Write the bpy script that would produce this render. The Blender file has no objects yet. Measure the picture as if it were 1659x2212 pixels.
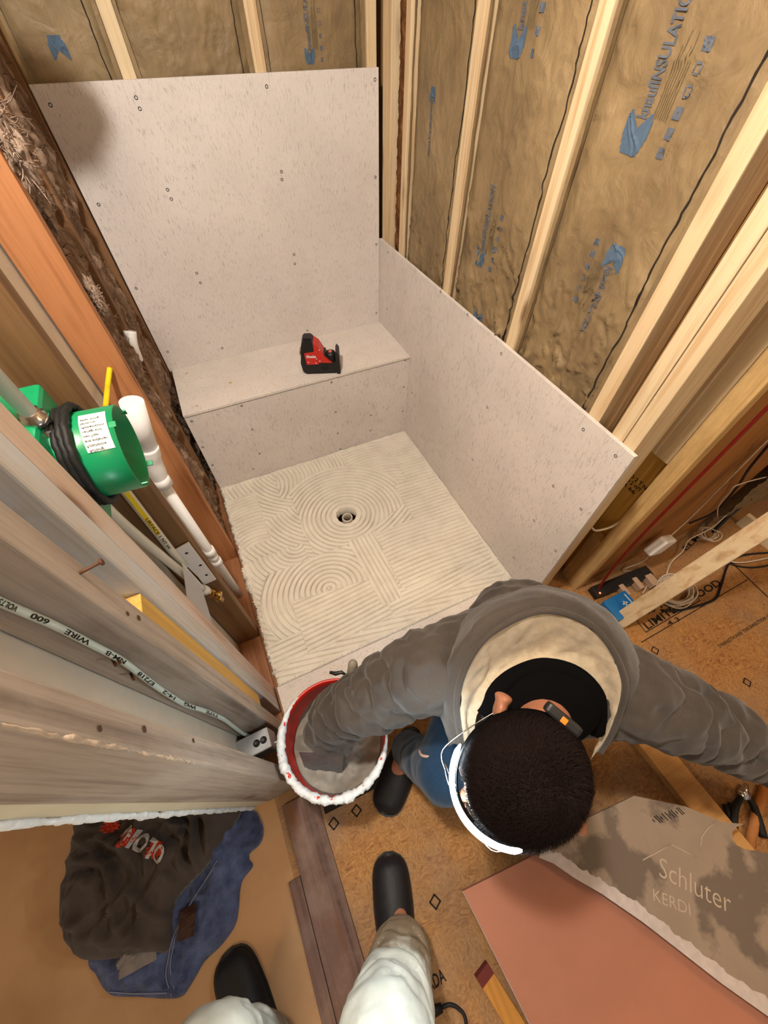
import bpy, bmesh, math, random
import numpy as np
from mathutils import Vector, Matrix, noise, Euler

random.seed(7)
PI = math.pi
S = bpy.context.scene
COL = S.collection

# ------------------------------------------------------------------ camera
CAM_LOC = Vector((-0.8719, -1.5555, 1.6087))
CAM_ROT = Euler((0.6352, -0.0065, -0.4354), 'XYZ')
F = 843.715
cd = bpy.data.cameras.new('camera'); cam = bpy.data.objects.new('camera', cd); COL.objects.link(cam)
cam.location = CAM_LOC; cam.rotation_euler = CAM_ROT
cd.sensor_fit = 'HORIZONTAL'; cd.sensor_width = 36; cd.lens = F / 1659 * 36
cd.clip_start = 0.02
S.camera = cam
CM = CAM_ROT.to_matrix()
def ray(px, py): return CM @ Vector(((px - 829.5) / F, -(py - 1106) / F, -1))
def at(px, py, ax, val):                       # measured photo point -> world point on the plane axis=val
    d = ray(px, py); return CAM_LOC + d * ((val - CAM_LOC[ax]) / d[ax])
def dp(px, py, t): return CAM_LOC + ray(px, py) * t

# ------------------------------------------------------------------ colour management, world, lights
S.view_settings.view_transform = 'Standard'; S.view_settings.look = 'None'
S.view_settings.gamma = 1; S.view_settings.use_curve_mapping = False
S.view_settings.exposure = 0.42
w = bpy.data.worlds.new('world'); S.world = w; w.use_nodes = True
w.node_tree.nodes['Background'].inputs[0].default_value = (1.0, 0.92, 0.84, 1)
w.node_tree.nodes['Background'].inputs[1].default_value = 0.27
def lamp(name, loc, energy, color, radius=0.06):
    l = bpy.data.lights.new(name, 'POINT'); l.energy = energy; l.color = color; l.shadow_soft_size = radius
    o = bpy.data.objects.new(name, l); o.location = loc; COL.objects.link(o); return o
def area(name, loc, rot, size, energy, color):
    l = bpy.data.lights.new(name, 'AREA'); l.energy = energy; l.color = color; l.size = size
    o = bpy.data.objects.new(name, l); o.location = loc; o.rotation_euler = rot; COL.objects.link(o); return o
lamp('shower_bulb', (-1.00, -1.14, 2.36), 80, (1.0, 0.945, 0.87), 0.05)
lamp('room_bulb', (0.9, -2.3, 2.25), 26, (1.0, 0.72, 0.42), 0.10)
lamp('hall_bulb', (-2.2, -2.3, 2.25), 27, (1.0, 0.74, 0.46), 0.10)

# ------------------------------------------------------------------ node helpers
def lin(h):
    h = h.lstrip('#'); c = [int(h[i:i+2], 16) / 255 for i in (0, 2, 4)]
    return tuple((x / 12.92 if x <= .04045 else ((x + .055) / 1.055) ** 2.4) for x in c) + (1,)
class N:
    def __init__(s, name, rough=.7, spec=.3, metal=0):
        s.m = bpy.data.materials.new(name); s.m.use_nodes = True; s.t = s.m.node_tree
        s.b = s.t.nodes['Principled BSDF']; s.b.inputs['Roughness'].default_value = rough
        s.b.inputs['Specular IOR Level'].default_value = spec; s.b.inputs['Metallic'].default_value = metal
        s._c = None
    def n(s, typ, **k):
        x = s.t.nodes.new(typ)
        for a, v in k.items(): setattr(x, a, v)
        return x
    def l(s, a, b): s.t.links.new(a, b)
    def coord(s, scale=(1, 1, 1), rnd=False, rot=(0, 0, 0)):
        tc = s.n('ShaderNodeTexCoord'); mp = s.n('ShaderNodeMapping'); mp.inputs['Scale'].default_value = scale
        mp.inputs['Rotation'].default_value = rot
        s.l(tc.outputs['Object'], mp.inputs['Vector'])
        if rnd:
            oi = s.n('ShaderNodeObjectInfo'); mu = s.n('ShaderNodeMath', operation='MULTIPLY'); mu.inputs[1].default_value = 37
            s.l(oi.outputs['Random'], mu.inputs[0]); ad = s.n('ShaderNodeVectorMath', operation='ADD')
            s.l(mp.outputs[0], ad.inputs[0]); s.l(mu.outputs[0], ad.inputs[1]); return ad.outputs[0]
        return mp.outputs[0]
    def noise(s, vec, scale=5, detail=4, rough=.5, dist=0):
        x = s.n('ShaderNodeTexNoise'); x.inputs['Scale'].default_value = scale; x.inputs['Detail'].default_value = detail
        x.inputs['Roughness'].default_value = rough; x.inputs['Distortion'].default_value = dist
        s.l(vec, x.inputs['Vector']); return x.outputs['Fac']
    def ramp(s, fac, stops, interp='LINEAR'):
        r = s.n('ShaderNodeValToRGB'); r.color_ramp.interpolation = interp; e = r.color_ramp.elements
        while len(e) < len(stops): e.new(.5)
        for i, (p, c) in enumerate(stops):
            e[i].position = p; e[i].color = lin(c) if isinstance(c, str) else (c, c, c, 1)
        s.l(fac, r.inputs[0]); return r.outputs[0]
    def mix(s, a, b, fac, mode='MIX'):
        x = s.n('ShaderNodeMix', data_type='RGBA', blend_type=mode)
        for v, i in ((a, 6), (b, 7)):
            if isinstance(v, str): x.inputs[i].default_value = lin(v)
            else: s.l(v, x.inputs[i])
        if isinstance(fac, (int, float)): x.inputs[0].default_value = fac
        else: s.l(fac, x.inputs[0])
        return x.outputs[2]
    def color(s, c):
        if isinstance(c, str): s.b.inputs['Base Color'].default_value = lin(c)
        else: s.l(c, s.b.inputs['Base Color'])
    def bump(s, h, strength=.3, dist=.002):
        b = s.n('ShaderNodeBump'); b.inputs['Strength'].default_value = strength; b.inputs['Distance'].default_value = dist
        s.l(h, b.inputs['Height']); s.l(b.outputs[0], s.b.inputs['Normal']); return b
def plain(name, c, rough=.6, spec=.3, metal=0, var=.12, vs=18, bump=.05):
    m = N(name, rough, spec, metal); v = m.coord()
    n1 = m.noise(v, vs, 5, .6)
    base = m.mix(c, '#000000', m.ramp(n1, [(.3, var), (.7, 0.0)]))
    m.color(base)
    if bump: m.bump(m.noise(v, 140, 3), bump, .002)
    return m.m
def wood(name, light, dark, axis='z', rough=.65, dirt=None, dirt_amt=.5, knots=True, grain=1.0):
    m = N(name, rough, .25)
    sc = {'z': (1, 1, .035), 'x': (.035, 1, 1), 'y': (1, .035, 1)}[axis]
    v = m.coord(sc, rnd=True)
    n1 = m.noise(v, 38, 5, .6, .6); n2 = m.noise(v, 150, 3, .6); n3 = m.noise(v, 9, 2, .5)
    c = m.ramp(n1, [(.3, dark), (.52, light), (.75, light)])
    c = m.mix(c, dark, m.ramp(n2, [(.45, 0.0), (.75, .35 * grain)]))
    c = m.mix(c, dark, m.ramp(n3, [(.4, 0.0), (.8, .35)]))
    if knots:
        sk = {'z': (1, 1, .25), 'x': (.25, 1, 1), 'y': (1, .25, 1)}[axis]
        vk = m.coord(sk, rnd=True); vo = m.n('ShaderNodeTexVoronoi'); vo.inputs['Scale'].default_value = 11; vo.inputs['Randomness'].default_value = 1
        m.l(vk, vo.inputs['Vector'])
        c = m.mix(c, '#6e4524', m.ramp(vo.outputs['Distance'], [(.05, .8), (.12, .25), (.2, 0.0)]))
    if dirt:
        vd = m.coord((1, 1, .35) if axis == 'z' else (1, 1, 1), rnd=True)
        c = m.mix(c, dirt, m.ramp(m.noise(vd, 9, 6, .65), [(.45, 0.0), (.62, dirt_amt)]))
    m.color(c); m.bump(n2, .25, .0015); return m.m
M = {}
M['spf'] = wood('pale_spruce', '#d6c3a0', '#b8946a')
M['spf_y'] = wood('pale_spruce_lengthwise', '#d9b47c', '#b98a50', 'y')
M['shadedfir'] = wood('shaded_brown_fir', '#7f6040', '#5a4128', grain=.8)  # the stud's shade is put into this darker brown
M['orange'] = wood('old_orange_fir', '#b47c52', '#8e5a36', grain=.7)
M['brown'] = wood('old_brown_fir', '#835f40', '#5e4028', grain=.8)
M['pink'] = wood('weathered_pink_lumber', '#c9b2a0', '#a98c78', dirt='#c9c6c2', dirt_amt=.5)
M['greywood'] = wood('whitewashed_lumber', '#c6c9cd', '#a5a29e', dirt='#b79f74', dirt_amt=.4)
M['stripe'] = wood('striped_grey_lumber', '#a89a8c', '#776a5f', dirt='#bcb2a8', dirt_amt=.4, grain=1.8)
M['yellow'] = wood('yellow_lumber', '#cda355', '#b08638', knots=False, grain=.5)
M['darkplank'] = wood('dark_stained_plank', '#6d5348', '#49352d', 'y', dirt='#8d7a6e', dirt_amt=.3)
M['redplate'] = wood('reddish_old_plate', '#9a6a48', '#73472c', 'y')
M['white'] = plain('white_pvc', '#e8e6e4', .35, .5, var=.04)
M['pex'] = plain('translucent_white_pex', '#d3d2c6', .35, .5, var=.05)
M['green'] = plain('green_plastic', '#078553', .32, .5, var=.10, vs=30)
M['black'] = plain('black_plastic', '#1c1b1c', .45, .4, var=.2)
M['rubber'] = plain('black_rubber', '#161514', .6, .3, bump=.3)
M['chrome'] = plain('chrome', '#c8c2bc', .22, .5, 1, var=.05, bump=0)
M['brass'] = plain('brass', '#b08c4a', .3, .5, 1, var=.1, bump=0)
M['rust'] = plain('rusty_steel', '#5a3a28', .7, .3, .3)
M['greyplastic'] = plain('grey_pvc', '#9a9c9d', .5, .4, var=.08)
M['red'] = plain('red_plastic', '#c4281e', .35, .5, var=.08)
M['yellowp'] = plain('yellow_sleeve', '#e6c81e', .4, .4, var=.05)
M['blue'] = plain('blue_plastic', '#1f6fae', .4, .4, var=.12)
M['ink'] = plain('black_ink', '#2c2622', .8, .1, bump=0)
M['blueink'] = plain('blue_ink', '#52677e', .8, .1, var=.25, vs=120, bump=0)
M['greyink'] = plain('grey_blue_ink', '#5f6673', .8, .1, var=.3, vs=120, bump=0)
M['olive'] = plain('olive_ink', '#655a42', .8, .1, bump=0)
M['paperwhite'] = plain('white_label_paper', '#e4e6dc', .6, .2, var=.05)
M['skin'] = plain('skin', '#a56f54', .5, .4, var=.15, vs=40)
M['cord'] = plain('black_cord', '#1d1b1e', .5, .3)
M['whitecord'] = plain('white_cord', '#cfc4b4', .5, .3, var=.1)
M['redcord'] = plain('red_cord', '#74180f', .5, .3, var=.1)
M['oliveink'] = M['olive']; M['cream'] = plain('cream_drywall_paper', '#cfc7ae', .8, .15, var=.12, vs=12)
M['gyp'] = plain('broken_gypsum', '#e4e6e6', .9, .1, var=.25, vs=90, bump=.6)

def cement(name, base, fleck, axis='z', amt=.55):
    m = N(name, .85, .2)
    sc = {'z': (1, 1, .2), 'x': (.5, 1, 1)}[axis]; v = m.coord(sc, rnd=True); vi = m.coord((1, 1, 1), rnd=True)
    big = m.noise(vi, 3.5, 4, .6)
    c = m.mix(base, '#a8a29b', m.ramp(big, [(.35, .25), (.65, 0.0)]))
    n1 = m.noise(v, 210, 4, .7); gate = m.noise(vi, 20, 3, .6)
    f = m.n('ShaderNodeMath', operation='MULTIPLY')
    m.l(m.ramp(n1, [(.54, 0.0), (.62, amt)]), f.inputs[0]); m.l(m.ramp(gate, [(.38, .25), (.6, 1.0)]), f.inputs[1])
    c = m.mix(c, fleck, f.outputs[0])
    c = m.mix(c, '#ffffff', m.ramp(m.noise(vi, 260, 2), [(.5, 0.0), (.8, .15)]))
    m.color(c); m.bump(m.noise(vi, 180, 4), .25, .0015); return m.m
M['cement'] = cement('fibre_cement_board', '#dad2cd', '#8a857f')
M['cement2'] = cement('fibre_cement_board_bench', '#ddd5ce', '#8f8578', 'x', .6)
def kraft_mat():
    m = N('brown_kraft_paper', .55, .35); v = m.coord((1, 1, 1), rnd=True)
    c = m.ramp(m.noise(v, 5, 6, .6), [(.3, '#6f5d44'), (.5, '#836f50'), (.72, '#95805f')])
    vs = m.coord((1, 1, .1), rnd=True)
    c = m.mix(c, '#6b5638', m.ramp(m.noise(vs, 160, 3), [(.5, 0.0), (.8, .35)]))
    m.color(c); m.bump(m.noise(v, 15, 5, .55, .6), .6, .014); return m.m
M['kraft'] = kraft_mat()
def fuzz_mat(name, a, b, c_):
    m = N(name, .95, .05); v = m.coord((1, 1, .5))
    m.color(m.ramp(m.noise(v, 24, 6, .7, 1.2), [(.3, a), (.5, b), (.7, c_)]))
    m.bump(m.noise(v, 220, 5, .7, 1), .9, .006); return m.m
M['fuzz'] = fuzz_mat('brown_pink_fibreglass', '#5a4536', '#8f7561', '#bda48f')
M['fuzzlight'] = fuzz_mat('pale_brown_fibreglass', '#84695a', '#b89e8a', '#e2d0c0')
M['fuzzpink'] = fuzz_mat('pink_fibreglass', '#8c5c48', '#c08a74', '#dcb4a2')
def osb_mat():
    m = N('oriented_strand_board', .75, .2); v = m.coord((1, 1, 1)); v2 = m.coord((1, 2.2, 1), rot=(0, 0, .6)); v3 = m.coord((2.4, 1, 1), rot=(0, 0, .3))
    a = m.ramp(m.noise(v2, 26, 5, .7, 2.5), [(.32, '#73492a'), (.5, '#9c6f40'), (.68, '#b98c56')])
    b = m.ramp(m.noise(v3, 34, 4, .7, 3), [(.35, '#835730'), (.6, '#b28650')])
    c = m.mix(a, b, m.ramp(m.noise(v, 12, 3), [(.45, 0.0), (.55, 1.0)]))
    c = m.mix(c, '#4a3018', m.ramp(m.noise(v, 75, 5, .8), [(.62, 0.0), (.72, .8)]))
    c = m.mix(c, '#857462', m.ramp(m.noise(v, 2.2, 4, .6), [(.42, .0), (.62, .55)]))
    m.color(c); m.bump(m.noise(v2, 60, 5, .7), .3, .002); return m.m
M['osb'] = osb_mat()
def cardboard_mat():
    m = N('tan_floor_paper', .7, .25); v = m.coord()
    m.color(m.ramp(m.noise(v, 4, 6, .6), [(.3, '#a5805a'), (.6, '#b5906a')])); m.bump(m.noise(v, 12, 4), .2, .004); return m.m
M['card'] = cardboard_mat()
def thinset_mat():
    m = N('wet_white_thinset', .62, .3); v = m.coord()
    m.color(m.ramp(m.noise(v, 14, 5, .6), [(.3, '#d3ccbf'), (.6, '#e0dacd')])); m.bump(m.noise(v, 160, 4), .25, .001); return m.m
M['thinset'] = thinset_mat()
def cloth(name, a, b, scale=500, big=8, bs=.25, rough=.9):
    m = N(name, rough, .12); v = m.coord()
    c = m.ramp(m.noise(v, big, 5, .6), [(.3, a), (.7, b)])
    c = m.mix(c, '#ffffff', m.ramp(m.noise(v, 900, 2), [(.6, 0.0), (.9, .10)]))
    m.color(c)
    try: m.b.inputs['Sheen Weight'].default_value = .15
    except KeyError: pass
    m.bump(m.noise(v, scale, 3), bs, .0012); return m.m
M['hoodie'] = cloth('charcoal_fleece', '#3a3531', '#49423c')
M['hoodie2'] = cloth('dark_grey_sweatshirt', '#3d3531', '#4c4440')
M['lining'] = cloth('heather_beige_fleece', '#a5967e', '#b9ab94', 300, 60, .5)
M['blackshirt'] = plain('black_cotton', '#0b0a0b', .95, .04)
M['jeans'] = cloth('blue_denim', '#14283c', '#1d3954')
M['jeans2'] = cloth('faded_blue_denim', '#2c3350', '#56648c', 700, 22)
M['pants'] = cloth('pale_work_trousers', '#b0a088', '#c5b8a4')
M['paint'] = cloth('white_paint_crust', '#d6dcd4', '#e6ebe4', 90, 30, .6, .6)
M['greycloth'] = cloth('grey_pocket_cloth', '#6c6664', '#8a8482')
M['shoe'] = plain('black_rubber_clog', '#1d1c1f', .55, .3, var=.3, vs=60, bump=.3)
M['hair'] = plain('dark_brown_hair', '#1c1311', .85, .08, var=.2)

# ------------------------------------------------------------------ mesh helpers
ORG = {}
def link(name, bm, mat, parent=None, origin=None, smooth=False, kind=None):
    """one mesh object; its mesh was built in world coordinates"""
    if parent is not None and origin is None: origin = ORG[parent.name]
    me = bpy.data.meshes.new(name)
    if isinstance(bm, bmesh.types.BMesh):
        bm.normal_update()
        if origin is None:
            xs = [v.co for v in bm.verts]
            origin = Vector((sum(v.x for v in xs) / len(xs), sum(v.y for v in xs) / len(xs), min(v.z for v in xs)))
        bmesh.ops.translate(bm, verts=bm.verts, vec=-Vector(origin))
        bm.to_mesh(me); bm.free()
    else:
        V, Fc = bm; V = np.asarray(V, float)
        if origin is None: origin = Vector((V[:, 0].mean(), V[:, 1].mean(), V[:, 2].min()))
        V = V - np.array(origin)[None, :]
        me.from_pydata(V.tolist(), [], [tuple(f) for f in Fc]); me.update()
    me.materials.append(mat if not isinstance(mat, str) else M[mat])
    if smooth:
        me.polygons.foreach_set('use_smooth', [True] * len(me.polygons))
    o = bpy.data.objects.new(name, me); COL.objects.link(o); ORG[o.name] = Vector(origin)
    if parent is not None:
        o.parent = parent; o.location = Vector(origin) - ORG[parent.name]
    else: o.location = origin
    if kind: o['kind'] = kind
    return o
def tag(o, label, cat, group=None, kind=None):
    o['label'] = label; o['category'] = cat
    if group: o['group'] = group
    if kind: o['kind'] = kind
    return o
def thing(name, label, cat, loc, group=None):
    o = bpy.data.objects.new(name, None); o.empty_display_size = .05; COL.objects.link(o); o.location = loc; ORG[o.name] = Vector(loc)
    return tag(o, label, cat, group)
def bx(bm, lo, hi, bev=0.0, rot=None, pivot=None):
    lo = Vector(lo); hi = Vector(hi); c = (lo + hi) / 2; s = hi - lo
    r = bmesh.ops.create_cube(bm, size=1); vs = r['verts']
    for v in vs: v.co = Vector((v.co.x * s.x, v.co.y * s.y, v.co.z * s.z)) + c
    if bev:
        es = list({e for v in vs for e in v.link_edges})
        rr = bmesh.ops.bevel(bm, geom=es, offset=bev, segments=2, affect='EDGES', profile=.6)
        vs = list({v for f in rr['faces'] for v in f.verts} | {v for v in vs if v.is_valid})
    if rot is not None:
        p = Vector(pivot) if pivot is not None else c
        for v in vs: v.co = rot @ (v.co - p) + p
    return vs
def obox(bm, c, ax, ay, az, sx, sy, sz, bev=0.0):
    """oriented box: centre, three unit axes, full sizes"""
    R_ = Matrix((ax, ay, az)).transposed()
    return bx(bm, Vector(c) - Vector((sx, sy, sz)) / 2, Vector(c) + Vector((sx, sy, sz)) / 2, bev, R_, c)
def spline(pts, n=8):
    P = [Vector(p) for p in pts]; out = []
    if len(P) < 3: return [P[0].lerp(P[-1], i / n) for i in range(n + 1)]
    for i in range(len(P) - 1):
        p0 = P[max(i - 1, 0)]; p1 = P[i]; p2 = P[i + 1]; p3 = P[min(i + 2, len(P) - 1)]
        for k in range(n):
            t = k / n
            out.append(.5 * ((2 * p1) + (-p0 + p2) * t + (2 * p0 - 5 * p1 + 4 * p2 - p3) * t * t + (-p0 + 3 * p1 - 3 * p2 + p3) * t ** 3))
    out.append(P[-1]); return out
def tube(bm, pts, r, seg=10, cap=True):
    """pts: list of points, r: radius or list"""
    pts = [Vector(p) for p in pts]; n = len(pts); rs = r if isinstance(r, (list, tuple)) else [r] * n
    t0 = (pts[1] - pts[0]).normalized(); up = t0.orthogonal().normalized(); rings = []
    for i, p in enumerate(pts):
        t = ((pts[min(i + 1, n - 1)] - pts[max(i - 1, 0)])).normalized()
        up = (up - t * up.dot(t)).normalized(); sd = t.cross(up)
        rings.append([bm.verts.new(p + (up * math.cos(a) + sd * math.sin(a)) * rs[i]) for a in [2 * PI * k / seg for k in range(seg)]])
    for i in range(n - 1):
        for k in range(seg):
            f = bm.faces.new((rings[i][k], rings[i][(k + 1) % seg], rings[i + 1][(k + 1) % seg], rings[i + 1][k])); f.smooth = True
    if cap: bm.faces.new(rings[0][::-1]); bm.faces.new(rings[-1])
    return rings
def lathe(bm, base, axis, prof, seg=32, close=False):
    """prof: list of (radius, distance along axis)"""
    base = Vector(base); a = Vector(axis).normalized(); u = a.orthogonal().normalized(); v = a.cross(u); rings = []
    for r, h in prof:
        rings.append([bm.verts.new(base + a * h + (u * math.cos(t) + v * math.sin(t)) * max(r, 1e-5)) for t in [2 * PI * k / seg for k in range(seg)]])
    L = len(rings)
    for i in range(L if close else L - 1):
        for k in range(seg):
            f = bm.faces.new((rings[i][k], rings[i][(k + 1) % seg], rings[(i + 1) % L][(k + 1) % seg], rings[(i + 1) % L][k])); f.smooth = True
    return rings
def prism(bm, poly, depth):
    """poly: world points (planar), depth: extrusion vector"""
    a = [bm.verts.new(p) for p in poly]; b = [bm.verts.new(Vector(p) + Vector(depth)) for p in poly]
    bm.faces.new(a); bm.faces.new(b[::-1])
    for i in range(len(a)):
        j = (i + 1) % len(a); bm.faces.new((a[i], b[i], b[j], a[j]))
    bmesh.ops.recalc_face_normals(bm, faces=bm.faces)
def fb(x, y, z=0, o=4): return noise.fractal(Vector((x, y, z)), .6, 2.1, o, noise_basis='PERLIN_ORIGINAL')
def text_mesh(txt, size=1.0, bold=0.0, space=1.0, sub=None):
    cu = bpy.data.curves.new('t', 'FONT'); cu.body = txt; cu.size = size; cu.align_x = 'LEFT'; cu.offset = bold; cu.space_character = space
    cu.resolution_u = 3
    o = bpy.data.objects.new('t', cu); COL.objects.link(o)
    me = bpy.data.meshes.new_from_object(o.evaluated_get(bpy.context.evaluated_depsgraph_get()))
    V = [v.co.copy() for v in me.vertices]; Fc = [tuple(p.vertices) for p in me.polygons]
    bpy.data.objects.remove(o); bpy.data.curves.remove(cu); bpy.data.meshes.remove(me)
    return V, Fc
def text_on(bm, txt, org, xdir, ydir, width=None, height=None, bold=0.0, fn=None, space=1.0):
    """flat lettering from org along xdir, letters rising along ydir; width = total run, height = cap height"""
    V, Fc = text_mesh(txt, 1.0, bold, space)
    if not V: return
    x0 = min(v.x for v in V); x1 = max(v.x for v in V); y1 = max(v.y for v in V); y0 = 0
    sy = (height / y1) if height else 1; sx = (width / (x1 - x0)) if width else sy
    if not height: sy = sx
    vs = []
    for v in V:
        a = (v.x - x0) * sx; b = v.y * sy
        p = Vector(org) + Vector(xdir) * a + Vector(ydir) * b
        if fn: p = fn(p)
        vs.append(bm.verts.new(p))
    for f in Fc:
        try: bm.faces.new([vs[i] for i in f])
        except ValueError: pass
def poly_patch(bm, inside, org, xd, yd, w_, h_, step, fn=None):
    """a shape as small quads so it can follow an uneven surface"""
    nx = max(1, int(w_ / step)); ny = max(1, int(h_ / step)); cache = {}
    def vv(i, j):
        if (i, j) not in cache:
            p = Vector(org) + Vector(xd) * (i * w_ / nx) + Vector(yd) * (j * h_ / ny)
            cache[(i, j)] = bm.verts.new(fn(p) if fn else p)
        return cache[(i, j)]
    for i in range(nx):
        for j in range(ny):
            if inside((i + .5) / nx, (j + .5) / ny): bm.faces.new((vv(i, j), vv(i + 1, j), vv(i + 1, j + 1), vv(i, j + 1)))
def grid_mesh(nu, nv, fn):
    V = [fn(i / nu, j / nv) for i in range(nu + 1) for j in range(nv + 1)]
    Fc = [(i * (nv + 1) + j, (i + 1) * (nv + 1) + j, (i + 1) * (nv + 1) + j + 1, i * (nv + 1) + j + 1) for i in range(nu) for j in range(nv)]
    return V, Fc
def lumber(name, label, lo, hi, mat, cat='stud', group=None, bev=.003, taper=None):
    bm = bmesh.new(); bx(bm, lo, hi, bev); o = link(name, bm, mat)
    tag(o, label, cat, group); return o

# ================================================================== SETTING
TOP = 2.44
bm = bmesh.new(); bx(bm, (-1.19, -3.2, -.03), (2.6, -1.215, 0)); bx(bm, (.01, -1.215, -.03), (2.6, -.2, 0)); fl = link('floor', bm, 'osb', origin=(0, 0, 0), kind='structure')
bm = bmesh.new(); bx(bm, (-3.2, -3.2, -.03), (-1.19, 1.2, 0.0)); fl2 = link('floor', bm, 'card', origin=(-1.2, 0, 0), kind='structure')
# subfloor under the pan, with the drain opening framed out
bm = bmesh.new()
for lo, hi in (((-1.19, -1.215, -.06), (-.66, .46, -.035)), ((-.44, -1.215, -.06), (.12, .46, -.035)), ((-.66, -1.215, -.06), (-.44, -.55, -.035)), ((-.66, -.33, -.06), (-.44, .46, -.035))):
    bx(bm, lo, hi)
bx(bm, (-.72, -.62, -.30), (-.38, -.26, -.28)); bx(bm, (-.66, -.55, -.28), (-.645, -.33, -.06)); bx(bm, (-.455, -.55, -.28), (-.44, -.33, -.06)); bx(bm, (-.645, -.55, -.28), (-.455, -.535, -.06)); bx(bm, (-.645, -.345, -.28), (-.455, -.33, -.06))
link('floor', bm, 'redplate', origin=(-.5, -.5, -.06), kind='structure')
bm = bmesh.new(); bx(bm, (-3.2, -3.2, 2.46), (2.6, 1.2, 2.5)); link('ceiling', bm, plain('ceiling_paper', '#b39c7c', .9, .1), kind='structure')
bm = bmesh.new(); bx(bm, (-1.25, .465, 0), (.2, .48, TOP)); link('wall_back', bm, plain('exterior_sheathing', '#8a6a44', .8, .1), kind='structure')
bm = bmesh.new(); bx(bm, (.105, -1.1, 0), (.12, .46, TOP)); link('wall_right', bm, plain('exterior_sheathing_right', '#8a6a44', .8, .1), kind='structure')
bm = bmesh.new(); bx(bm, (.30, -1.222, 0), (1.02, -1.205, TOP), .001); link('wall_far_right', bm, wood('brown_panel_wall', '#9c6a36', '#84552a', knots=False, grain=.4), kind='structure')
bm = bmesh.new(); bx(bm, (1.02, -1.12, 0), (2.5, -1.10, TOP)); link('wall_far_right', bm, plain('exterior_sheathing_far', '#6b4c30', .8, .1), kind='structure')
bm = bmesh.new(); bx(bm, (2.58, -3.2, 0), (2.6, -1.2, TOP)); link('wall_far', bm, plain('tan_far_wall', '#a4845c', .85, .1), kind='structure')
# drywall on the far side of the left wall: visible between the studs and as a broken edge
bm = bmesh.new(); bx(bm, (-1.206, -1.398, 0), (-1.194, -.38, TOP)); lw = link('wall_left', bm, plain('drywall_back_paper', '#cdc4b4', .85, .1, var=.1), kind='structure')
bm = bmesh.new(); bx(bm, (-3.2, .4, 0), (-1.25, .42, TOP)); link('wall_hall', bm, plain('hall_wall', '#b59a74', .85, .1), kind='structure')

# ------------------------------------------------------------------ cement boards
def screw(parent, p, n):
    bm = bmesh.new(); lathe(bm, Vector(p) - Vector(n) * .002, n, [(0, .0005), (.0028, .0007), (.0030, .0022), (.0050, .0027), (.0055, .0021)], 10)
    return link('screw', bm, M['screw'], parent, origin=Vector(p))
M['screw'] = plain('grey_screw_head', '#4e4a46', .6, .4, .4, bump=0)
YB = .36
bm = bmesh.new(); bx(bm, (-1.098, YB, .50), (-.0005, YB + .0127, 1.4285), .0015)
bb = link('cement_board', bm, 'cement'); tag(bb, 'large grey fibre cement board covering the back wall above the bench', 'cement board')
for px, py in ((109,227),(294,211),(302,235),(576,187),(810,172),(213,442),(362,410),(370,430),(608,371),(609,388),(811,383),(294,623),(425,590),(433,611),(635,550),(637,570),(813,528),(664,714),(813,676),(362,760),(480,752)):
    screw(bb, at(px, py, 1, YB), (0, -1, 0))
bm = bmesh.new()
prism(bm, [(-.0002, YB, .0), (-.0002, -1.1925, .0), (-.0002, -1.1925, .9005), (-.0002, YB, .9005)], (.0127, 0, 0))
rb = link('cement_board', bm, 'cement'); tag(rb, 'long low grey cement board screwed along the right wall studs', 'cement board')
for px, py in ((838,545),(836,667),(1010,680),(1083,764),(952,630),(1330,985),(1260,928),(1195,1050),(1255,1100),(1154,1125),(1200,1190),(1110,1205),(1053,880),(1021,993),(890,848)):
    screw(rb, at(px, py, 0, 0), (-1, 0, 0))
bm = bmesh.new(); bx(bm, (-1.087, -.004, .4955), (-.0006, YB - .0005, .5083), .0015)
bt = link('cement_board', bm, 'cement2'); tag(bt, 'cement board forming the flat seat top of the bench', 'bench top')
bm = bmesh.new(); bx(bm, (-1.087, .0005, 0), (-.0006, .0127, .4925), .001)
bf = link('cement_board', bm, 'cement'); tag(bf, 'upright cement board on the front face of the bench', 'bench front')
for px, py in ((414,910),(438,966),(522,877),(545,928),(561,980),(547,1013),(459,1005),(716,826),(725,890),(730,936),(735,970),(801,897),(875,778),(872,836),(870,888),(800,930)):
    screw(bf, at(px, py, 1, 0), (0, -1, 0))
# flakes of debris on the bench
bm = bmesh.new(); 
for px, py, r in ((498,827,.007),(461,831,.002),(425,877,.005),(403,806,.006),(430,848,.002),(520,802,.002)):
    c = at(px, py, 2, .5085); vs = [bm.verts.new(c + Vector((r * math.cos(a) * 1.3, r * .7 * math.sin(a), .0012 * (k % 2)))) for k, a in enumerate([.3 + 2 * PI * i / 7 for i in range(7)])]
    bm.faces.new(vs)
tag(link('debris', bm, 'yellow'), 'small brown wood flakes lying on the bench top', 'debris', kind='stuff')
# curb strip in front of the pan
bm = bmesh.new(); bx(bm, (-1.088, -1.19, -.035), (-.0006, -1.074, .010), .002)
tag(link('curb_board', bm, 'cement2'), 'narrow tan cement board strip in front of the mortared floor', 'curb strip')

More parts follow.
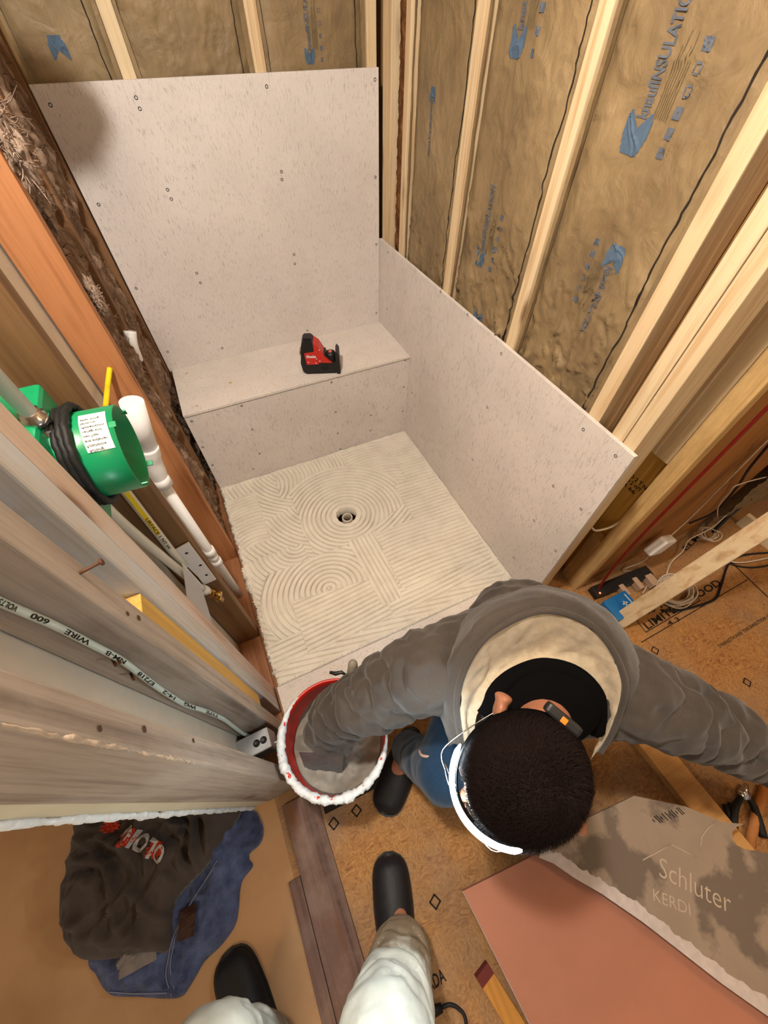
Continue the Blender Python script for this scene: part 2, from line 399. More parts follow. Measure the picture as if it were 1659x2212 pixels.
# ------------------------------------------------------------------ thinset with trowel ridges
SP = .0212
def seg_side(x, y, a, b): return (b[0] - a[0]) * (y - a[1]) - (b[1] - a[1]) * (x - a[0])
def build_thinset():
    x0, x1, y0, y1, st = -1.086, -.0008, -1.076, -.0008, .0018
    nx = int((x1 - x0) / st); ny = int((y1 - y0) / st)
    X, Y = np.meshgrid(np.linspace(x0, x1, nx + 1), np.linspace(y0, y1, ny + 1), indexing='ij')
    def nz(freq, seed, o=3):
        g = 46; gx = np.linspace(x0, x1, g); gy = np.linspace(y0, y1, g)
        return np.array([[fb(a * freq + seed, b * freq - seed, seed, o) for b in gy] for a in gx])
    def up(A):
        g = A.shape[0]; fi = (X - x0) / (x1 - x0) * (g - 1); fj = (Y - y0) / (y1 - y0) * (g - 1)
        i = np.clip(fi.astype(int), 0, g - 2); j = np.clip(fj.astype(int), 0, g - 2); a = fi - i; b = fj - j
        return A[i, j] * (1 - a) * (1 - b) + A[i + 1, j] * a * (1 - b) + A[i, j + 1] * (1 - a) * b + A[i + 1, j + 1] * a * b
    w1 = up(nz(3.5, 1.3, 1)) * 1.3; w2 = up(nz(9, 5.1, 1)); w3 = up(nz(24, 9.7)); w4 = np.random.RandomState(3).rand(*X.shape); w4 = (w4 + np.roll(w4, 1, 0) + np.roll(w4, 1, 1) + np.roll(w4, -1, 0) + np.roll(w4, -1, 1) + np.roll(w4, 2, 1) + np.roll(w4, -2, 1)) / 7 - .5
    D = (-.548, -.437)
    # base family: sweeping fan strokes in the far left
    def R0(px, py): q = at(px, py, 2, 0); return np.hypot(X - q.x, Y - q.y) + .012 * w1
    Z = R0(655, 985)
    Z = np.where((Y < -.30 + .25 * (X + .9)) & (X < -.62), R0(700, 1060), Z)
    Z = np.where((X > -.80 + .1 * Y) & (Y > -.20), R0(560, 1060), Z)
    Z = np.where((X < -.93) & (Y < -.10) & (Y > -.42), R0(580, 1230), Z)
    Z = np.where((X < -.80) & (Y < -.50), R0(640, 1180), Z)
    lift = np.zeros_like(X)
    def patch(mask, phase):
        nonlocal Z
        # small torn rim of mortar at the patch edge
        Z = np.where(mask, phase, Z)
    A = at
    def P(px, py): q = at(px, py, 2, 0); return (q.x, q.y)
    r = np.hypot(X - D[0], (Y - D[1]))
    # back-right quarter: arcs centred left-below
    c2 = P(860, 1120); r2 = np.hypot(X - c2[0], Y - c2[1]); patch((X > -.42) & (Y > -.45), r2 + .006 * w1)
    c3 = P(560, 1130); 
    # rings round the drain, stretched towards the back
    rd = np.hypot((X - D[0]) * .93, (Y - D[1]) * .98) + .008 * w1
    patch((rd < .325) & (X > D[0] - .22) & (Y > D[1] - .16 + .35 * (X - D[0])) | ((rd < .21) & (X < D[0])), rd)
    # right side: long gently bowed lines
    a = P(905, 1060); 
    patch((X > P(888, 1100)[0] - .02 + .02 * w2 * 0) & (Y < -.36) | ((X > -.47) & (Y < -.60)), Y + .25 * (X + .25) ** 2 + .05 * X + .010 * w1)
    patch((X > -.165) & (Y < -.12), Y + .008 * w1 + .06 * X + .004)
    # lower left fan of concentric arcs
    c4 = P(712, 1275); r4 = np.hypot((X - c4[0]) * .9, Y - c4[1]); patch((r4 < .27) & (X < -.58) & (Y < -.60), r4 + .004 * w1)
    # lower lines
    s = seg_side(X, Y, P(600, 1390), P(835, 1290)); patch((s < 0) & (X < P(835, 1300)[0] + .10) | (Y < -.93), Y - .045 * X + .006 * w1)
    s2 = seg_side(X, Y, P(636, 1303), P(820, 1250)); patch((s2 < 0) & (X > P(640, 1330)[0]) & (X < -.56), Y - .06 * X + .005 * w1)
    patch(Y < -1.01, X * .2 + Y)
    # vertical strip from the drain towards the curb
    q0 = P(752, 1175); q1 = P(826, 1312); q2 = P(815, 1165); q3 = P(872, 1300)
    ml = seg_side(X, Y, q0, q1) > 0; mr = seg_side(X, Y, q2, q3) < 0
    dirv = np.array([q1[0] - q0[0], q1[1] - q0[1]]); dirv /= np.hypot(*dirv)
    patch(ml & mr & (Y < q0[1]) & (Y > q1[1]), (X * -dirv[1] + Y * dirv[0]) * 1.0)
    f = np.mod(Z / SP, 1.0)
    groove = np.exp(-((f - .5) / .115) ** 4)
    strength = np.clip(.95 + .4 * w2 + .4 * w3, .45, 1)
    # smeared rim along the edges of the pan
    edge = np.minimum.reduce([X - x0, x1 - X, Y - y0, y1 - Y]); em = np.clip((edge - .006 - .012 * (w2 + .3)) / .012, 0, 1)
    H = .0215 + .003 * (1 - em) + .0014 * w2 + .0012 * w3 - .0185 * groove * strength * em * np.clip((np.hypot(X - D[0], Y - D[1]) - .062) / .02, 0, 1)
    # patch boundaries raise small lips
    gx, gy = np.gradient(Z); jump = (np.hypot(gx, gy) > .006); 
    H = np.where(jump & (em > .5), H + .0025, H)
    H -= .004 * np.clip(1 - edge / .004, 0, 1); H += (1 - em) * (.004 * w3 + .012 * w4)
    # drain opening
    ang = np.arctan2(Y - D[1], X - D[0]); rr = np.hypot(X - D[0], Y - D[1]); hole = .050 + .002 * np.sin(3 * ang + 1) + .0012 * np.sin(11 * ang)
    H += .0035 * np.exp(-((rr - hole - .012) / .010) ** 2) * (1 + w3)
    # wavy left edge
    Xs = X - (.009 * np.clip(w3 + .8 * w2, -1, 1) + .03 * w4) * np.exp(-(X - x0) / .012)
    idx = -np.ones(X.shape, int); V = np.stack([Xs, Y, H], -1).reshape(-1, 3)
    I = np.arange(V.shape[0]).reshape(X.shape)
    keep = (rr > hole)
    kf = keep[:-1, :-1] & keep[1:, :-1] & keep[1:, 1:] & keep[:-1, 1:]
    Fc = np.stack([I[:-1, :-1][kf], I[1:, :-1][kf], I[1:, 1:][kf], I[:-1, 1:][kf]], -1)
    used = np.unique(Fc); rem = -np.ones(V.shape[0], int); rem[used] = np.arange(len(used)); V = V[used]; Fc = rem[Fc]
    # skirt: outline edges dropped to the pan
    e = np.concatenate([Fc[:, [0, 1]], Fc[:, [1, 2]], Fc[:, [2, 3]], Fc[:, [3, 0]]]); es = np.sort(e, 1)
    u, inv, cnt = np.unique(es, axis=0, return_inverse=True, return_counts=True); b = e[cnt[inv.ravel()] == 1]
    bv = np.unique(b); low = V[bv].copy(); low[:, 2] = -.034; m = -np.ones(len(V), int); m[bv] = np.arange(len(bv)) + len(V)
    sk = np.stack([b[:, 1], b[:, 0], m[b[:, 0]], m[b[:, 1]]], -1)
    V = np.concatenate([V, low]); 
    return V, Fc.tolist() + sk.tolist()
V, Fc = build_thinset()
tag(link('thinset_mortar', (V, Fc), 'thinset', smooth=True), 'off-white ridged tile mortar combed over the shower floor', 'mortar')
bm = bmesh.new(); c = Vector((-.548, -.446, -.10))
lathe(bm, c, (0, 0, 1), [(.0205, 0), (.0265, 0), (.0265, .112), (.0255, .114), (.0215, .114), (.0205, .110)], 28, close=True)
tag(link('drain_pipe', bm, plain('ivory_pvc', '#d8cfbf', .4, .4)), 'short ivory pipe end standing inside the round floor drain hole', 'drain pipe')

# ------------------------------------------------------------------ framing: right wall
def rs(y0, y1, label, x1=.102, z0=.0, mat='spf', **k): return lumber('wall_stud', label, (.0137, y0, z0), (x1, y1, TOP), mat, group='studs of the right wall', **k)
rs(.285, .358, 'wide pale corner stud where the back and right walls meet', x1=.05)
rs(.150, .186, 'thin pale stud just left of the first insulation bay of the right wall')
rs(-.243, -.203, 'pale stud between first and second insulation bays of the right wall')
rs(-.660, -.620, 'pale stud between second and third insulation bays of the right wall')
rs(-1.052, -1.012, 'pale stud right of the widest printed insulation bay')
rs(-1.138, -1.101, 'left one of the pair of touching studs at the end of the right wall')
rs(-1.177, -1.140, 'right one of the pair of touching studs at the end of the right wall', mat='spf')
bm = bmesh.new()
V, Fc = grid_mesh(10, 300, lambda a, b: Vector((.03 - .006 * fb(a * 3, b * 60, 2) + .012 * abs(a - .5) * 2, .280 - a * .09, b * TOP)))
M['bark'] = fuzz_mat('brown_bark', '#3c2618', '#71492b', '#a5794e')
bm.free()
tag(link('bark_edge_stud', (V, Fc), 'bark', smooth=True), 'rough dark brown bark edge of lumber in the corner between pale studs', 'stud')
M['roughspf'] = wood('splintered_spruce', '#d2b078', '#ad8548', dirt='#6b4624', dirt_amt=.35)
lumber('wall_stud', 'tall stud with splintered rough edge at the outer right corner of the shower', (.232, -1.236, 0), (.27, -1.186, TOP), 'roughspf', bev=.002)
lumber('jack_stud', 'pale jack stud cut off square above the yellow lumber at the shower corner', (.230, -1.1855, .766), (.27, -1.112, TOP), 'spf', bev=.002)
lumber('blocking', 'short pale wood block at the foot of the splintered stud', (.233, -1.1855, 0), (.2695, -1.140, .33), 'roughspf', bev=.002)
yl = lumber('wall_stud', 'yellow stamped stud recessed behind the cut jack stud', (.272, -1.204, 0), (.298, -1.02, TOP), 'yellow', bev=.001)
bm = bmesh.new(); 
p = at(1352, 1022, 0, .2712)
for i, tx in enumerate(('NO 2 T N', 'NO 2 WT', 'BR 66')):
    text_on(bm, tx, p + Vector((0, 0, -.022 * i)), (0, -1, 0), (0, 0, 1), width=.085 - .01 * i, height=.016, bold=.02)
link('stamp', bm, 'ink', yl)
for c_ in [yl.children[0]]: c_['label'] = 'dark ink grade stamp'
lumber('bottom_plate', 'horizontal pale bottom plate under the right wall studs', (.014, -1.10, -.034), (.10, .15, .0), 'spf_y', cat='plate')
bm = bmesh.new(); tube(bm, spline([(.10, -1.177, .50), (.13, -1.185, .475), (.2, -1.19, .463), (.271, -1.18, .46)], 6), .004, 8)
tag(link('cable', bm, 'whitecord', smooth=True), 'short pale cable passing behind the cement board into the yellow stud', 'cable')
bm = bmesh.new(); tube(bm, spline([(.315, -1.255, TOP), (.312, -1.252, 1.4), (.318, -1.25, .8), (.312, -1.255, .3), (.30, -1.285, .02), (.25, -1.33, .006)], 8), .005, 8)
tag(link('cable', bm, 'redcord', smooth=True), 'red cable hanging down beside the splintered corner stud', 'cable')
# framing: back wall
def bs(x0, x1, label): return lumber('wall_stud', label, (x0, YB + .0132, .0), (x1, YB + .10, TOP), 'spf', group='studs of the back wall')
bs(-.039, -.002, 'pale stud at the right end of the back wall above the board corner')
bs(-.441, -.402, 'right one of the two free pale studs above the back cement board')
bs(-.846, -.806, 'left one of the two free pale studs above the back cement board')
# framing: left wall (y position, faces towards the camera)
def ls(y0, y1, label, mat, x1=-1.10, x0=-1.189, **k): return lumber('wall_stud', label, (x0, y0, -.034), (x1, y1, TOP), mat, group='studs of the left wall', **k)
lumber('wall_stud', 'thin brown stud against the left edge of the back cement board', (-1.175, .322, 0), (-1.102, .358, TOP), 'brown')
lumber('wall_stud', 'dark brown stud half buried in the fibreglass near the bench', (-1.175, -.05, 0), (-1.112, -.014, TOP), 'brown')
s1 = ls(-.421, -.383, 'bright orange stud next to the fuzzy brown insulation', 'orange')
s2 = ls(-.838, -.800, 'brown stud behind the green valve box', 'shadedfir')
s3a = ls(-1.1105, -1.066, 'grey-pink stud just in front of the green valve box', 'pink')
s3b = ls(-1.156, -1.1112, 'whitewashed stud with pale blue-grey face touching the grey-pink stud', 'greywood')
s4 = ls(-1.243, -1.200, 'striped grey-brown stud that carries the white electrical cable', 'stripe')
s5 = ls(-1.402, -1.360, 'nearest wide stud at the end of the left wall with chipped edge', 'stripe', x0=-1.213)
lumber('blocking', 'yellow wood block wedged between whitewashed and striped studs', (-1.185, -1.199, .30), (-1.106, -1.157, 1.035), 'yellow', bev=.002, cat='block')
lumber('bottom_plate', 'reddish old bottom plate under the left wall studs', (-1.19, -1.36, -.036), (-1.10, .32, -.034 + .012), 'redplate', cat='plate')
# broken plaster edge at the nearest stud
def broken(a, b):
    z = b * TOP; t = a
    return Vector((-1.214 - .045 * t - (.004 * fb(z * 9, t * 3, 1) if t > .6 else 0), -1.400 - .003 * fb(z * 14, t * 6, 4), z))
bm = bmesh.new()
pr_ = [(-1.2145, -1.399), (-1.249, -1.399), (-1.249, -1.20), (-1.2145, -1.20)]
prism(bm, [Vector((x, y, 0)) for x, y in pr_], (0, 0, TOP)); dw = link('drywall_sheet', bm, 'cream'); tag(dw, 'cream drywall sheet on the hall side of the nearest stud, edge on', 'drywall')
bm = bmesh.new(); rings = []
nn = 420
for i in range(nn + 1):
    z = .02 + (TOP - .04) * i / nn; r_ = .006 + .0035 * fb(z * 30, 2.1, 0, 4)
    x_ = -1.255 + .003 * fb(z * 5, 7.7, 0)
    rings.append([bm.verts.new((x_ + r_ * math.cos(a), -1.401 + r_ * .9 * math.sin(a), z)) for a in [2 * PI * k / 8 for k in range(8)]])
for i in range(nn):
    for k in range(8): bm.faces.new((rings[i][k], rings[i][(k + 1) % 8], rings[i + 1][(k + 1) % 8], rings[i + 1][k]))
link('broken_edge', bm, 'gyp', dw, smooth=True)['label'] = 'crumbled white gypsum edge'
bm = bmesh.new(); pts = [Vector((-1.101 + .002 * fb(k * .9, 3, 1), -1.401 + .002 * fb(k * .8, 7, 1), .93 + .44 * k / 90)) for k in range(91)]
tube(bm, pts, [.0006 + .0040 * abs(fb(k * .11, 1.7, 4, 2)) for k in range(91)], 6); link('splintered_edge', bm, plain('pale_splinters', '#c9b5a0', .9, .1, var=.3, vs=80, bump=.5), s5)['label'] = 'pale splintered corner'
bm = bmesh.new()
for px, py in ((520, 0), ): pass
for k, (px, py, yy) in enumerate(((216, 1574, -1.10), (312, 1575, -1.10), (276, 1326, -1.10), (300, 1335, -1.10), (418, 1600, -1.10))):
    p = at(px, py, 0, -1.0992); lathe(bm, p, (1, 0, 0), [(0, .0003), (.0035 + .001 * (k % 2), .0004)], 9)
link('nail_hole', bm, 'rust', s5)
def nail(parent_label, p, q, head=.005, r=.0016):
    bm = bmesh.new(); p = Vector(p); q = Vector(q); d = (q - p).normalized()
    tube(bm, [p - d * .01, q], r, 8); lathe(bm, q, d, [(0, -.001), (head, -.001), (head, .0015), (0, .0018)], 12)
    return tag(link('bent_nail', bm, 'rust'), parent_label, 'nail')
p = at(172, 1238, 0, -1.10); nail('rusty nail sticking out of the striped stud edge', p, p + Vector((.024, .004, .002)), .0045, .0020)
bm = bmesh.new(); p = at(243, 1424, 1, -1.244)
for k, (px, py) in enumerate(((243, 1424), (252, 1418), (282, 1455))):
    p = at(px, py, 1, -1.244); tube(bm, [p, p + Vector((.006, -.014, .004))], .002, 6)
tag(link('cable_staple', bm, 'rust'), 'rusty staple and nail ends beside the white electrical cable', 'staple')

# ------------------------------------------------------------------ kraft faced insulation
def batt(kind, u0, u1, z0, z1, label, seed, crumple=1.0, prints=()):
    """kind 'r' = right wall (u = y), 'b' = back wall (u = x)"""
    W_ = u1 - u0
    def d(u, z):
        s = (u - u0) / W_; e = min(s, 1 - s)
        bul = min(1, e / .12) ** .5
        cr = crumple * (.50 + 1.7 * max(0, min(1, (1.25 - z) / .4)))
        wv = fb(u * 5 + seed, z * 4, seed, 3)
        a_ = max(0, 1 - abs(fb(u * 3.2 + seed * 2 + .5 * wv, z * 5 + wv, 3.3 + seed, 2)) * 7) ** 2
        b_ = max(0, 1 - abs(fb(u * 6 - seed + wv, z * 3.2 - wv, 8.3 + seed, 2)) * 8) ** 2
        c_ = max(0, 1 - abs(fb(u * 10 + wv * 2, z * 12 + wv * 2, 1.3 + seed, 2)) * 5) ** 2
        return .020 * bul - .012 + cr * (.008 * wv + .0085 * a_ + .0080 * b_ + .0040 * c_) * min(1, e / .05)
    def pos(u, z, lift=0):
        k = d(u, z) + lift
        return Vector((.040 - k, u, z)) if kind == 'r' else Vector((u, YB + .040 - k, z))
    nu = max(12, int(W_ / .007)); nv = int((z1 - z0) / .008)
    V, Fc = grid_mesh(nu, nv, lambda a, b: pos(u0 + .004 + a * (W_ - .008), z0 + b * (z1 - z0)))
    back = [(Vector((.1, v.y, v.z)) if kind == 'r' else Vector((v.x, YB + .1, v.z))) for v in V]; n0 = len(V)
    V = V + back
    def ring():
        out = [i * (nv + 1) for i in range(nu + 1)] + [nu * (nv + 1) + j for j in range(1, nv + 1)] + [i * (nv + 1) + nv for i in range(nu - 1, -1, -1)] + [j for j in range(nv - 1, 0, -1)]
        return out
    R_ = ring()
    for i in range(len(R_)):
        a, b = R_[i], R_[(i + 1) % len(R_)]; Fc.append((a, b, b + n0, a + n0))
    o = link('insulation_batt', (V, Fc), 'kraft', smooth=True); tag(o, label, 'insulation')
    # folded paper flanges along both studs, with a dark cut between flange and face
    for side in (0, 1):
        bm = bmesh.new(); pts = []
        for j in range(int((z1 - z0) / .02) + 1):
            z = z0 + j * .02; wd = .013 + .007 * fb(z * 3, seed + side * 5, 1)
            ua = u0 + .001 if side == 0 else u1 - .001; ub = ua + (wd if side == 0 else -wd)
            k = .020 + .002 * fb(z * 6, seed, side)
            fa = (Vector((.040 - k + .004, ua, z)), Vector((.040 - k * .9, ub, z))) if kind == 'r' else (Vector((ua, YB + .040 - k + .004, z)), Vector((ub, YB + .040 - k * .9, z)))
            pts.append([bm.verts.new(q) for q in fa])
        for j in range(len(pts) - 1): bm.faces.new((pts[j][0], pts[j][1], pts[j + 1][1], pts[j + 1][0]))
        link('paper_flange', bm, 'kraft', o, smooth=True)
    def onto(p_): return pos(p_.y, p_.z, .0013) if kind == 'r' else pos(p_.x, p_.z, .0013)
    def pent(s, t):                                          # an arrow head with a V notch cut in its tail
        a_ = abs(s - .5)
        if t < .45: return a_ < .34 + .355 * t
        return a_ < .50 - .06 * (t - .45) and a_ > (t - .60) * .95
    # dark ribbon painted as the flange gap's shade, right side of the bay
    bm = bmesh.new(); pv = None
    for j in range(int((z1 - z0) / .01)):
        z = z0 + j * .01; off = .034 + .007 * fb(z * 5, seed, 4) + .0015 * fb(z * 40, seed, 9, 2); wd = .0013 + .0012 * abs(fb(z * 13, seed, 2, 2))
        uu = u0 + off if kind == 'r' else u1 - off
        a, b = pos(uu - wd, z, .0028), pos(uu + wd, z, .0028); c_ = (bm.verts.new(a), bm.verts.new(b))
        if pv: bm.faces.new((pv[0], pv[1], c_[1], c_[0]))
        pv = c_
    link('gap_shade_line', bm, 'ink', o)
    for (cu, cz, up, size, tl, sq, tx) in prints:
        A = Vector((0, 1, 0)) if kind == 'r' else Vector((-1, 0, 0))          # towards the left of the picture
        Z = Vector((0, 0, 1)) * (1 if up else -1); L = A * (1 if up else -1)
        org = Vector((.03, cu, cz)) if kind == 'r' else Vector((cu, YB, cz))
        bm = bmesh.new()
        poly_patch(bm, pent, org - L * size * -.5 * 1 - L * size, L, Z, size, size * 1.0, .003, onto)
        link('printed_logo', bm, 'blueink', o)
        if tl:
            bm = bmesh.new(); text_on(bm, tx, org + Z * size * .86 - L * size * .20, Z, L, width=tl, height=size * .40, bold=.025, fn=onto)
            link('printed_lettering', bm, 'greyink', o)
        if sq:
            bm = bmesh.new(); q = org - L * size * 1.35 + Z * size * .12; ss = size * .26
            for k in range(sq):
                oo = q + Z * (k * tl / sq * .98); rnd_ = k in (3, 4)
                poly_patch(bm, (lambda s, t: .13 < (s - .5) ** 2 + (t - .5) ** 2 < .25) if rnd_ else (lambda s, t: .02 < (s - .5) ** 2 + (t - .5) ** 2 or False), oo, L, Z, ss, ss, .003, onto)
            link('printed_icons', bm, 'greyink', o)
            bm = bmesh.new()
            for k in range(7):
                q2 = org - L * size * (.45 + .08 * k) + Z * size * .9
                poly_patch(bm, lambda s, t: True, q2, L, Z, .0012, tl * (.45 + .1 * ((k * 7) % 3)), .004, onto)
            link('printed_fine_text', bm, 'olive', o)
    return o
KN = 'knaufINSULATION'
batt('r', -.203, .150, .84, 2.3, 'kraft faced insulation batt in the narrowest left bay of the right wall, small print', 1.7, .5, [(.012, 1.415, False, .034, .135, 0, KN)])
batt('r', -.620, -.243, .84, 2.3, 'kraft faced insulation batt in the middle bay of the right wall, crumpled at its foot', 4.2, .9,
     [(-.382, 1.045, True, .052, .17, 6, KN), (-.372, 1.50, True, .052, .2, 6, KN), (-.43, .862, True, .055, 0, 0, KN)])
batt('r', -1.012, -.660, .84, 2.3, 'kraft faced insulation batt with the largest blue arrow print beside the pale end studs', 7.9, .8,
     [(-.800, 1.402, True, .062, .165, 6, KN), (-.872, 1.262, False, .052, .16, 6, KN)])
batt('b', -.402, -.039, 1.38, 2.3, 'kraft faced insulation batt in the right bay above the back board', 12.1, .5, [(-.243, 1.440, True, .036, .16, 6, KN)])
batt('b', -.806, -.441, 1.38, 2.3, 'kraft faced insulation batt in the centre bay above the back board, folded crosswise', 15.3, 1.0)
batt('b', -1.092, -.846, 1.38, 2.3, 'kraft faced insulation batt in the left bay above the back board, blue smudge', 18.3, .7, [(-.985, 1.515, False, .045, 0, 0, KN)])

# ------------------------------------------------------------------ fibreglass on the left wall
def fuzz(y0, y1, z0, z1, xf, label, mat, seed, amp=.02, name='insulation_batt', step=.010):
    ny = int((y1 - y0) / step); nz_ = int((z1 - z0) / step)
    def f(a, b):
        y = y0 + a * (y1 - y0); z = z0 + b * (z1 - z0)
        n_ = fb(y * 9 + seed, z * 6, seed, 4) + .45 * fb(y * 40, z * 22 + seed, 2.2, 3)
        e = min(a, 1 - a, .5); 
        return Vector((xf + amp * n_ - .02 * max(0, 1 - e / .12), y + .008 * fb(z * 12, seed, y), z))
    V, Fc = grid_mesh(ny, nz_, f); n0 = len(V); V = V + [Vector((-1.185, v.y, v.z)) for v in V]
    nv = nz_; R_ = [i * (nv + 1) for i in range(ny + 1)] + [ny * (nv + 1) + j for j in range(1, nv + 1)] + [i * (nv + 1) + nv for i in range(ny - 1, -1, -1)] + [j for j in range(nv - 1, 0, -1)]
    for i in range(len(R_)): a, b = R_[i], R_[(i + 1) % len(R_)]; Fc.append((a, b, b + n0, a + n0))
    o = link(name, (V, Fc), mat, smooth=True); tag(o, label, 'insulation')
    rnd = random.Random(seed); bm = bmesh.new()                     # loose fibres
    for _ in range(500):
        a = rnd.random(); b = rnd.random(); p = f(a, b); q = p + Vector((rnd.uniform(.004, .020), rnd.uniform(-.012, .012), rnd.uniform(-.022, .018))); m_ = (p + q) / 2 + Vector((.003, rnd.uniform(-.006, .006), 0))
        tube(bm, [p, m_, q], [.0014, .0010, .0004], 3, False)
    link('loose_fibres', bm, mat, o, kind='stuff'); return o
fuzz(-.010, .320, .0, 2.3, -1.120, 'dark brown fibreglass batt between bench board and buried stud', 'fuzz', 3, .024)
fuzz(-.380, -.052, .0, 2.3, -1.128, 'tangled brown fibreglass batt beside the orange stud', 'fuzz', 8, .026)
def tuft(c, r, label, seed, mat='fuzzpink', n=700, sq=(1, 1, 1)):
    rnd = random.Random(seed); bm = bmesh.new(); bmesh.ops.create_icosphere(bm, subdivisions=4, radius=1)
    for v in bm.verts:
        k = 1 + .45 * fb(v.co.x * 2 + seed, v.co.y * 2, v.co.z * 2, 4); v.co = Vector(c) + Vector((v.co.x * r * k * sq[0], v.co.y * r * k * sq[1], v.co.z * r * k * sq[2]))
    for _ in range(n):
        d_ = Vector((rnd.gauss(0, 1), rnd.gauss(0, 1), rnd.gauss(0, 1))).normalized(); p = Vector(c) + Vector((d_.x * sq[0], d_.y * sq[1], d_.z * sq[2])) * r * .9
        q = p + (d_ + Vector((rnd.gauss(0, .7), rnd.gauss(0, .7), rnd.gauss(0, .7)))) * r * rnd.uniform(.1, .5)
        tube(bm, [p, (p + q) / 2 + Vector((rnd.gauss(0, .1), rnd.gauss(0, .1), rnd.gauss(0, .1))) * r, q], [.0016, .0012, .0005], 3, False)
    return tag(link('insulation_tuft', bm, mat, smooth=True), label, 'insulation')
tuft(at(12, 300, 0, -1.09), .036, 'pale fibreglass tuft bulging at the top of the orange stud', 1, mat='fuzzlight', n=400, sq=(.7, 1, 2.0))
tuft((-1.03, -.20, 1.74), .05, 'added fibreglass tuft hanging out of view high on the left wall to shade the back board', 9, n=300, sq=(1.3, .7, 1.6))  # added out of view so its shadow falls on the back board
tuft(at(85, 440, 0, -1.108), .018, 'small pale fibreglass tuft halfway up the orange stud', 2, mat='fuzzlight', n=300, sq=(.8, .9, 2.6))
tuft(at(205, 640, 0, -1.106), .018, 'pale fibreglass tuft beside the lower orange stud', 3, mat='fuzzlight', n=300, sq=(.8, .9, 2.4))
tuft(at(372, 800, 0, -1.105), .030, 'salmon pink fibreglass tuft against the left end of the bench', 4, n=600, sq=(.7, .9, 2.0))
tuft(at(335, 745, 0, -1.112), .026, 'salmon pink fibreglass strip above the bench end', 5, n=400, sq=(.6, .7, 2.0))
tuft(at(395, 880, 0, -1.108), .020, 'pink fibreglass shred hanging by the bench front corner', 6, n=300, sq=(.6, .7, 2.2))

# ------------------------------------------------------------------ plumbing in the left wall
vb = thing('shower_valve_box', 'green plastic valve box with black gasket ring and white label between left studs', 'valve box', (-1.14, -.95, 1.00))
CA = Vector((1, -.02, -.06)).normalized(); CB = Vector((-1.120, -.950, 1.152))
bm = bmesh.new(); ro = .069; ri = .0665
lathe(bm, CB, CA, [(ro, 0), (ro, .070), (ri, .070), (ri, .0), (.0001, .0)], 56)
link('cup', bm, 'green', vb)
bm = bmesh.new(); lathe(bm, CB, CA, [(.074, -.045), (.076, -.01), (.076, .0), (.0, .0)], 40); lathe(bm, CB, CA, [(.0, -.045), (.074, -.045)], 40)
bx(bm, (-1.185, -1.030, 1.055), (-1.128, -.872, 1.245), .008); link('body', bm, 'green', vb)
bm = bmesh.new()
for k in range(3):
    rr_ = .0740 + .002 * k; off = -.004 + .008 * k; u_ = CA.orthogonal().normalized(); v_ = CA.cross(u_)
    tube(bm, [CB + CA * (off + .002 * fb(i * .7, k, 0)) + (u_ * math.cos(2 * PI * i / 72) + v_ * math.sin(2 * PI * i / 72)) * (rr_ + .002 * fb(i * 1.3, k * 4, 1)) for i in range(73)], .0062, 7, False)
link('gasket_ring', bm, 'rubber', vb)
# tabs on the rim
bm = bmesh.new(); u_ = Vector((0, 1, 0)); v_ = Vector((0, 0, 1))
for a in (1.9, 0.35, -1.2, 3.6):
    dd = (u_ * math.cos(a) + v_ * math.sin(a)).normalized(); obox(bm, CB + CA * .072 + dd * .068, CA, dd, CA.cross(dd), .010, .003, .010, .0008)
link('tab', bm, 'green', vb)
def cup_pt(a, h, r=.0700): return CB + CA * h + (Vector((0, -math.sin(a), math.cos(a)))) * r
bm = bmesh.new()
na = 14
for i in range(na):
    a0 = -.10 + .95 * i / na; a1 = -.10 + .95 * (i + 1) / na
    bm.faces.new([bm.verts.new(cup_pt(a0, .030)), bm.verts.new(cup_pt(a0, .066)), bm.verts.new(cup_pt(a1, .066)), bm.verts.new(cup_pt(a1, .030))])
lb = link('label', bm, 'paperwhite', vb); lb['label'] = 'white printed sticker'
bm = bmesh.new()
def lab(p_):                                                     # p_.x along the label's arc, p_.y across it
    return cup_pt(p_.x, p_.y, .0705)
for k, tx in enumerate(('Achtung!', 'Putzschablone', 'erst entfernen,', 'wenn Fliesen', 'verlegt sind', 'Attention', 'Remove cover', 'after tiling')):
    text_on(bm, tx, Vector((.80 - k * .105, .0325, 0)), Vector((0, 1, 0)), Vector((1, 0, 0)), width=.020 + .010 * (k % 3) / 2, height=.055, bold=.01, fn=lab)
link('label_lettering', bm, 'ink', vb)
bm = bmesh.new(); fp = at(84, 915, 1, -.965)
dirp = (at(0, 825, 1, -.972) - fp).normalized()
lathe(bm, fp, dirp, [(0, -.03), (.019, -.03), (.019, -.012), (.0155, -.010), (.0155, .002), (.0175, .003), (.0175, .014), (.014, .016), (.014, .022), (0, .022)], 8)
link('fitting', bm, 'chrome', vb)['label'] = 'chrome threaded fitting'
bm = bmesh.new(); tube(bm, [fp + dirp * .015, fp + dirp * .6], .0105, 14)
tag(link('water_pipe', bm, 'pex', smooth=True), 'translucent white water pipe entering the top of the green valve box', 'pipe')
bm = bmesh.new(); tube(bm, spline([at(205, 1065, 1, -.93), at(228, 1095, 1, -.92), at(300, 1160, 1, -.90), at(437, 1273, 1, -.87)], 8), .0105, 14)
wp = link('water_pipe', bm, 'pex', smooth=True); tag(wp, 'white water pipe running from the green valve box down to a brass elbow', 'pipe')
bm = bmesh.new(); p = at(436, 1272, 1, -.87); q = at(462, 1283, 1, -.865)
tube(bm, [p, p.lerp(q, .4)], .014, 14); link('sleeve', bm, 'white', wp)
